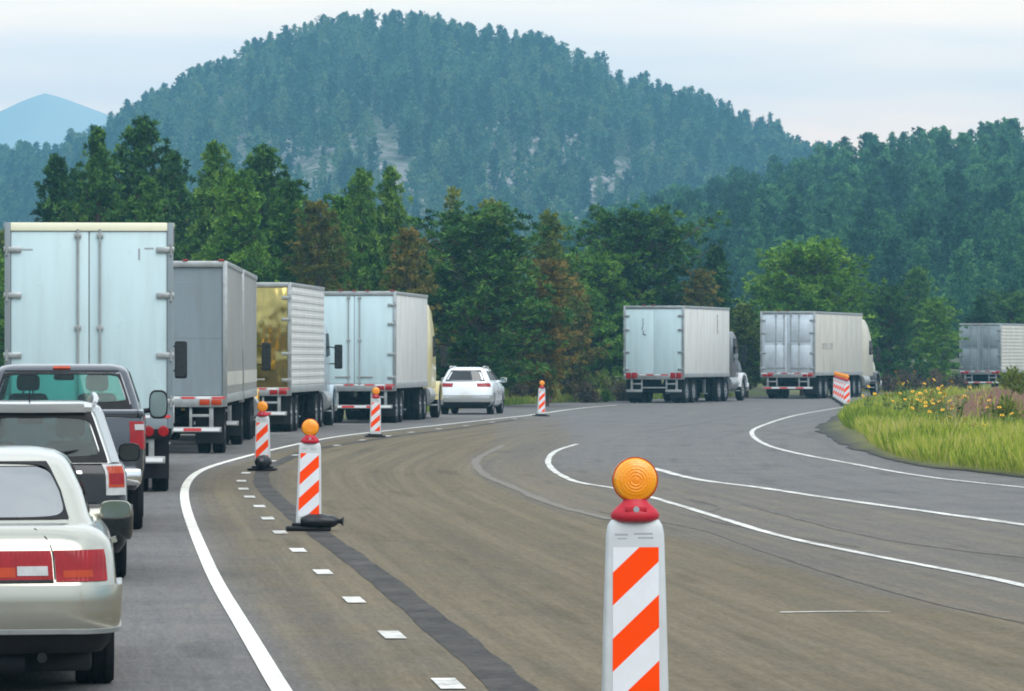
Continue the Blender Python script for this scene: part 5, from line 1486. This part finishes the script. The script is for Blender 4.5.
mid_protos = [flat_pine(80 + k, rad=(1.6, 1.9, 2.2, 1.7, 2.0)[k % 5], limbs=72, tufts=7, leaves=18, ll=.33, lw=.095, shape=('cone', 'oval', 'cone', 'oval', 'cone')[k % 5], base=.10, spread=.36, limb_seg=0, lump=.5) for k in range(6)]
n = 3200
Yh = 345 + (D2 + 8 - 345) * rg.random(n) ** .85; Xh = (rg.uniform(470, 1320, n) - CX) / F * Yh
zh = hz2(Xh, Yh); pxh = CX + Xh / Yh * F
keep = (zh > .4) & (Yh > np.interp(pxh, [540, 700, 860, 1000], [560, 500, 400, 360]))
Xh, Yh, zh = Xh[keep], Yh[keep], zh[keep]
Sh = rg.uniform(.75, 1.45, len(Xh)) * np.interp(Yh, [345, 480, 600], [.6, .8, 1])
# one tree per small cell so crowns do not pile up
cell = {}
for i in np.argsort(-Sh):
    c = (int(Xh[i] / 3.8), int(Yh[i] / 7.5))
    if c not in cell: cell[c] = i
idx = np.array(sorted(cell.values()), dtype=int); Xh, Yh, zh, Sh = Xh[idx], Yh[idx], zh[idx], Sh[idx]
px_ = CX + Xh / Yh * F; vis = (px_ > 540) & (px_ < 1034)
size = np.where(vis, Sh / Yh, 0); order = np.argsort(-size); indiv = set(order[:195].tolist())
meshes = []
for v, q, t in mid_protos:
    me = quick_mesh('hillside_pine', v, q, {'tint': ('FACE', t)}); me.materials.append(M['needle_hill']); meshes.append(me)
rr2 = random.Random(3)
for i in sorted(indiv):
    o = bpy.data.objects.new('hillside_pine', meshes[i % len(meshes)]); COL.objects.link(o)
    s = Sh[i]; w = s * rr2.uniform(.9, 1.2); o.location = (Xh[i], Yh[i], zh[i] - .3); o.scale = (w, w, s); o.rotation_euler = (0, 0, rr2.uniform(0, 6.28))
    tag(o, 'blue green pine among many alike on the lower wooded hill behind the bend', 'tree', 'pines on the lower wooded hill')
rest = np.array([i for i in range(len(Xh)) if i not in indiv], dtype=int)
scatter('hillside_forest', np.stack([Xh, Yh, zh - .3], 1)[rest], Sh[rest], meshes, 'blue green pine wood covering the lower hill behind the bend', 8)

# ------------------------------------------------------------------ air, sky, light, camera
HAZE = dict(density=.00034, color=(.29, .71, .97))
hb = MB(); hb.box(-3000, 3000, -400, 4300, -1.2, 262); ho = hb.build('haze', [], None, 0)
hm = bpy.data.materials.new('haze'); hm.use_nodes = True; nt = hm.node_tree
nt.nodes.remove(nt.nodes['Principled BSDF']); pv = nt.nodes.new('ShaderNodeVolumePrincipled')
pv.inputs['Color'].default_value = (*HAZE['color'], 1); pv.inputs['Density'].default_value = HAZE['density']; pv.inputs['Anisotropy'].default_value = .0
nt.links.new(pv.outputs[0], nt.nodes['Material Output'].inputs['Volume'])
ho.data.materials.append(hm); tag(ho, kind='stuff')

SUN_EL, SUN_AZ = 48., 150.           # sun above and behind to the right (azimuth clockwise from +Y)
w = bpy.data.worlds.new('World'); scene.world = w; w.use_nodes = True; nt = w.node_tree
bg = nt.nodes['Background']
sky = nt.nodes.new('ShaderNodeTexSky'); sky.sky_type = 'NISHITA'; sky.sun_disc = False
sky.sun_elevation = R(SUN_EL); sky.sun_rotation = R(SUN_AZ); sky.dust_density = 2.0; sky.air_density = 1.0
gen = nt.nodes.new('ShaderNodeTexCoord').outputs['Generated']
sep = nt.nodes.new('ShaderNodeSeparateXYZ'); nt.links.new(gen, sep.inputs[0])
band = noise(nt, 1.0, 5, mapping(nt, gen, (5.0, 5.0, 42.0)), .5)
puff = noise(nt, 1.0, 6, mapping(nt, gen, (2.2, 2.2, 5.0)), .6)
# cloud brightness grows towards the zenith, as an overcast sky does
zen = ramp(nt, sep.outputs['Z'], [(0.0, .0), (.085, .0), (.16, .7), (1.0, 1.0)])
lo = ramp(nt, band.outputs['Fac'], [(.36, (16.0, 12.8, 12.4)), (.50, (19.5, 14.6, 12.2)), (.64, (24.0, 16.6, 11.8))])
hi = ramp(nt, puff.outputs['Fac'], [(.3, (8.5, 9.8, 11.2)), (.7, (15.5, 16.6, 17.4))])
grad = ramp(nt, sep.outputs['Z'], [(.035, (1.36, 1.12, .84)), (.056, (1.10, 1.05, .97)), (.085, (.90, 1.02, 1.06))])
lowband = mixc(nt, 1.0, lo.outputs[0], grad.outputs[0], 'MULTIPLY')
ahead = ramp(nt, sep.outputs['Y'], [(.15, 0), (.75, 1)])       # low band stays bright ahead, dimmed out of view behind to darken reflections
low = mixc(nt, ahead.outputs[0], (6.5, 7.2, 8.0), lowband)
cloud = mixc(nt, zen.outputs[0], low, hi.outputs[0])
cover = ramp(nt, puff.outputs['Fac'], [(.2, .82), (.5, .97)])
nt.links.new(mixc(nt, cover.outputs[0], sky.outputs[0], cloud), bg.inputs['Color'])
bg.inputs['Strength'].default_value = .1

sl = bpy.data.lights.new('sun', 'SUN'); sl.energy = 2.2; sl.angle = R(48); sl.color = (1.0, .97, .93)
so = bpy.data.objects.new('sun', sl); COL.objects.link(so)
az, el = R(SUN_AZ), R(SUN_EL)
dirv = Vector((math.sin(az) * math.cos(el), math.cos(az) * math.cos(el), math.sin(el)))
so.rotation_euler = dirv.to_track_quat('Z', 'Y').to_euler(); so.location = (30, -30, 60)

cam = bpy.data.cameras.new('camera'); cam.sensor_width = 36; cam.lens = F / 1024 * 36
cam.clip_start = .5; cam.clip_end = 9000
co = bpy.data.objects.new('camera', cam); COL.objects.link(co)
co.location = (0, 0, EYE); co.rotation_euler = (R(90) + math.atan((YH - 345.5) / F), 0, 0)
scene.camera = co
vs = scene.view_settings; vs.view_transform = 'Standard'; vs.look = 'None'; vs.exposure = 0.2; vs.gamma = 1.0; vs.use_curve_mapping = False
cy = scene.cycles
cy.max_bounces = 7; cy.diffuse_bounces = 3; cy.glossy_bounces = 3; cy.transmission_bounces = 4; cy.transparent_max_bounces = 10; cy.volume_bounces = 0
cy.use_denoising = True
try: cy.denoiser = 'OPENIMAGEDENOISE'
except Exception: pass
cy.sample_clamp_indirect = 6
cy.filter_width = 1.9
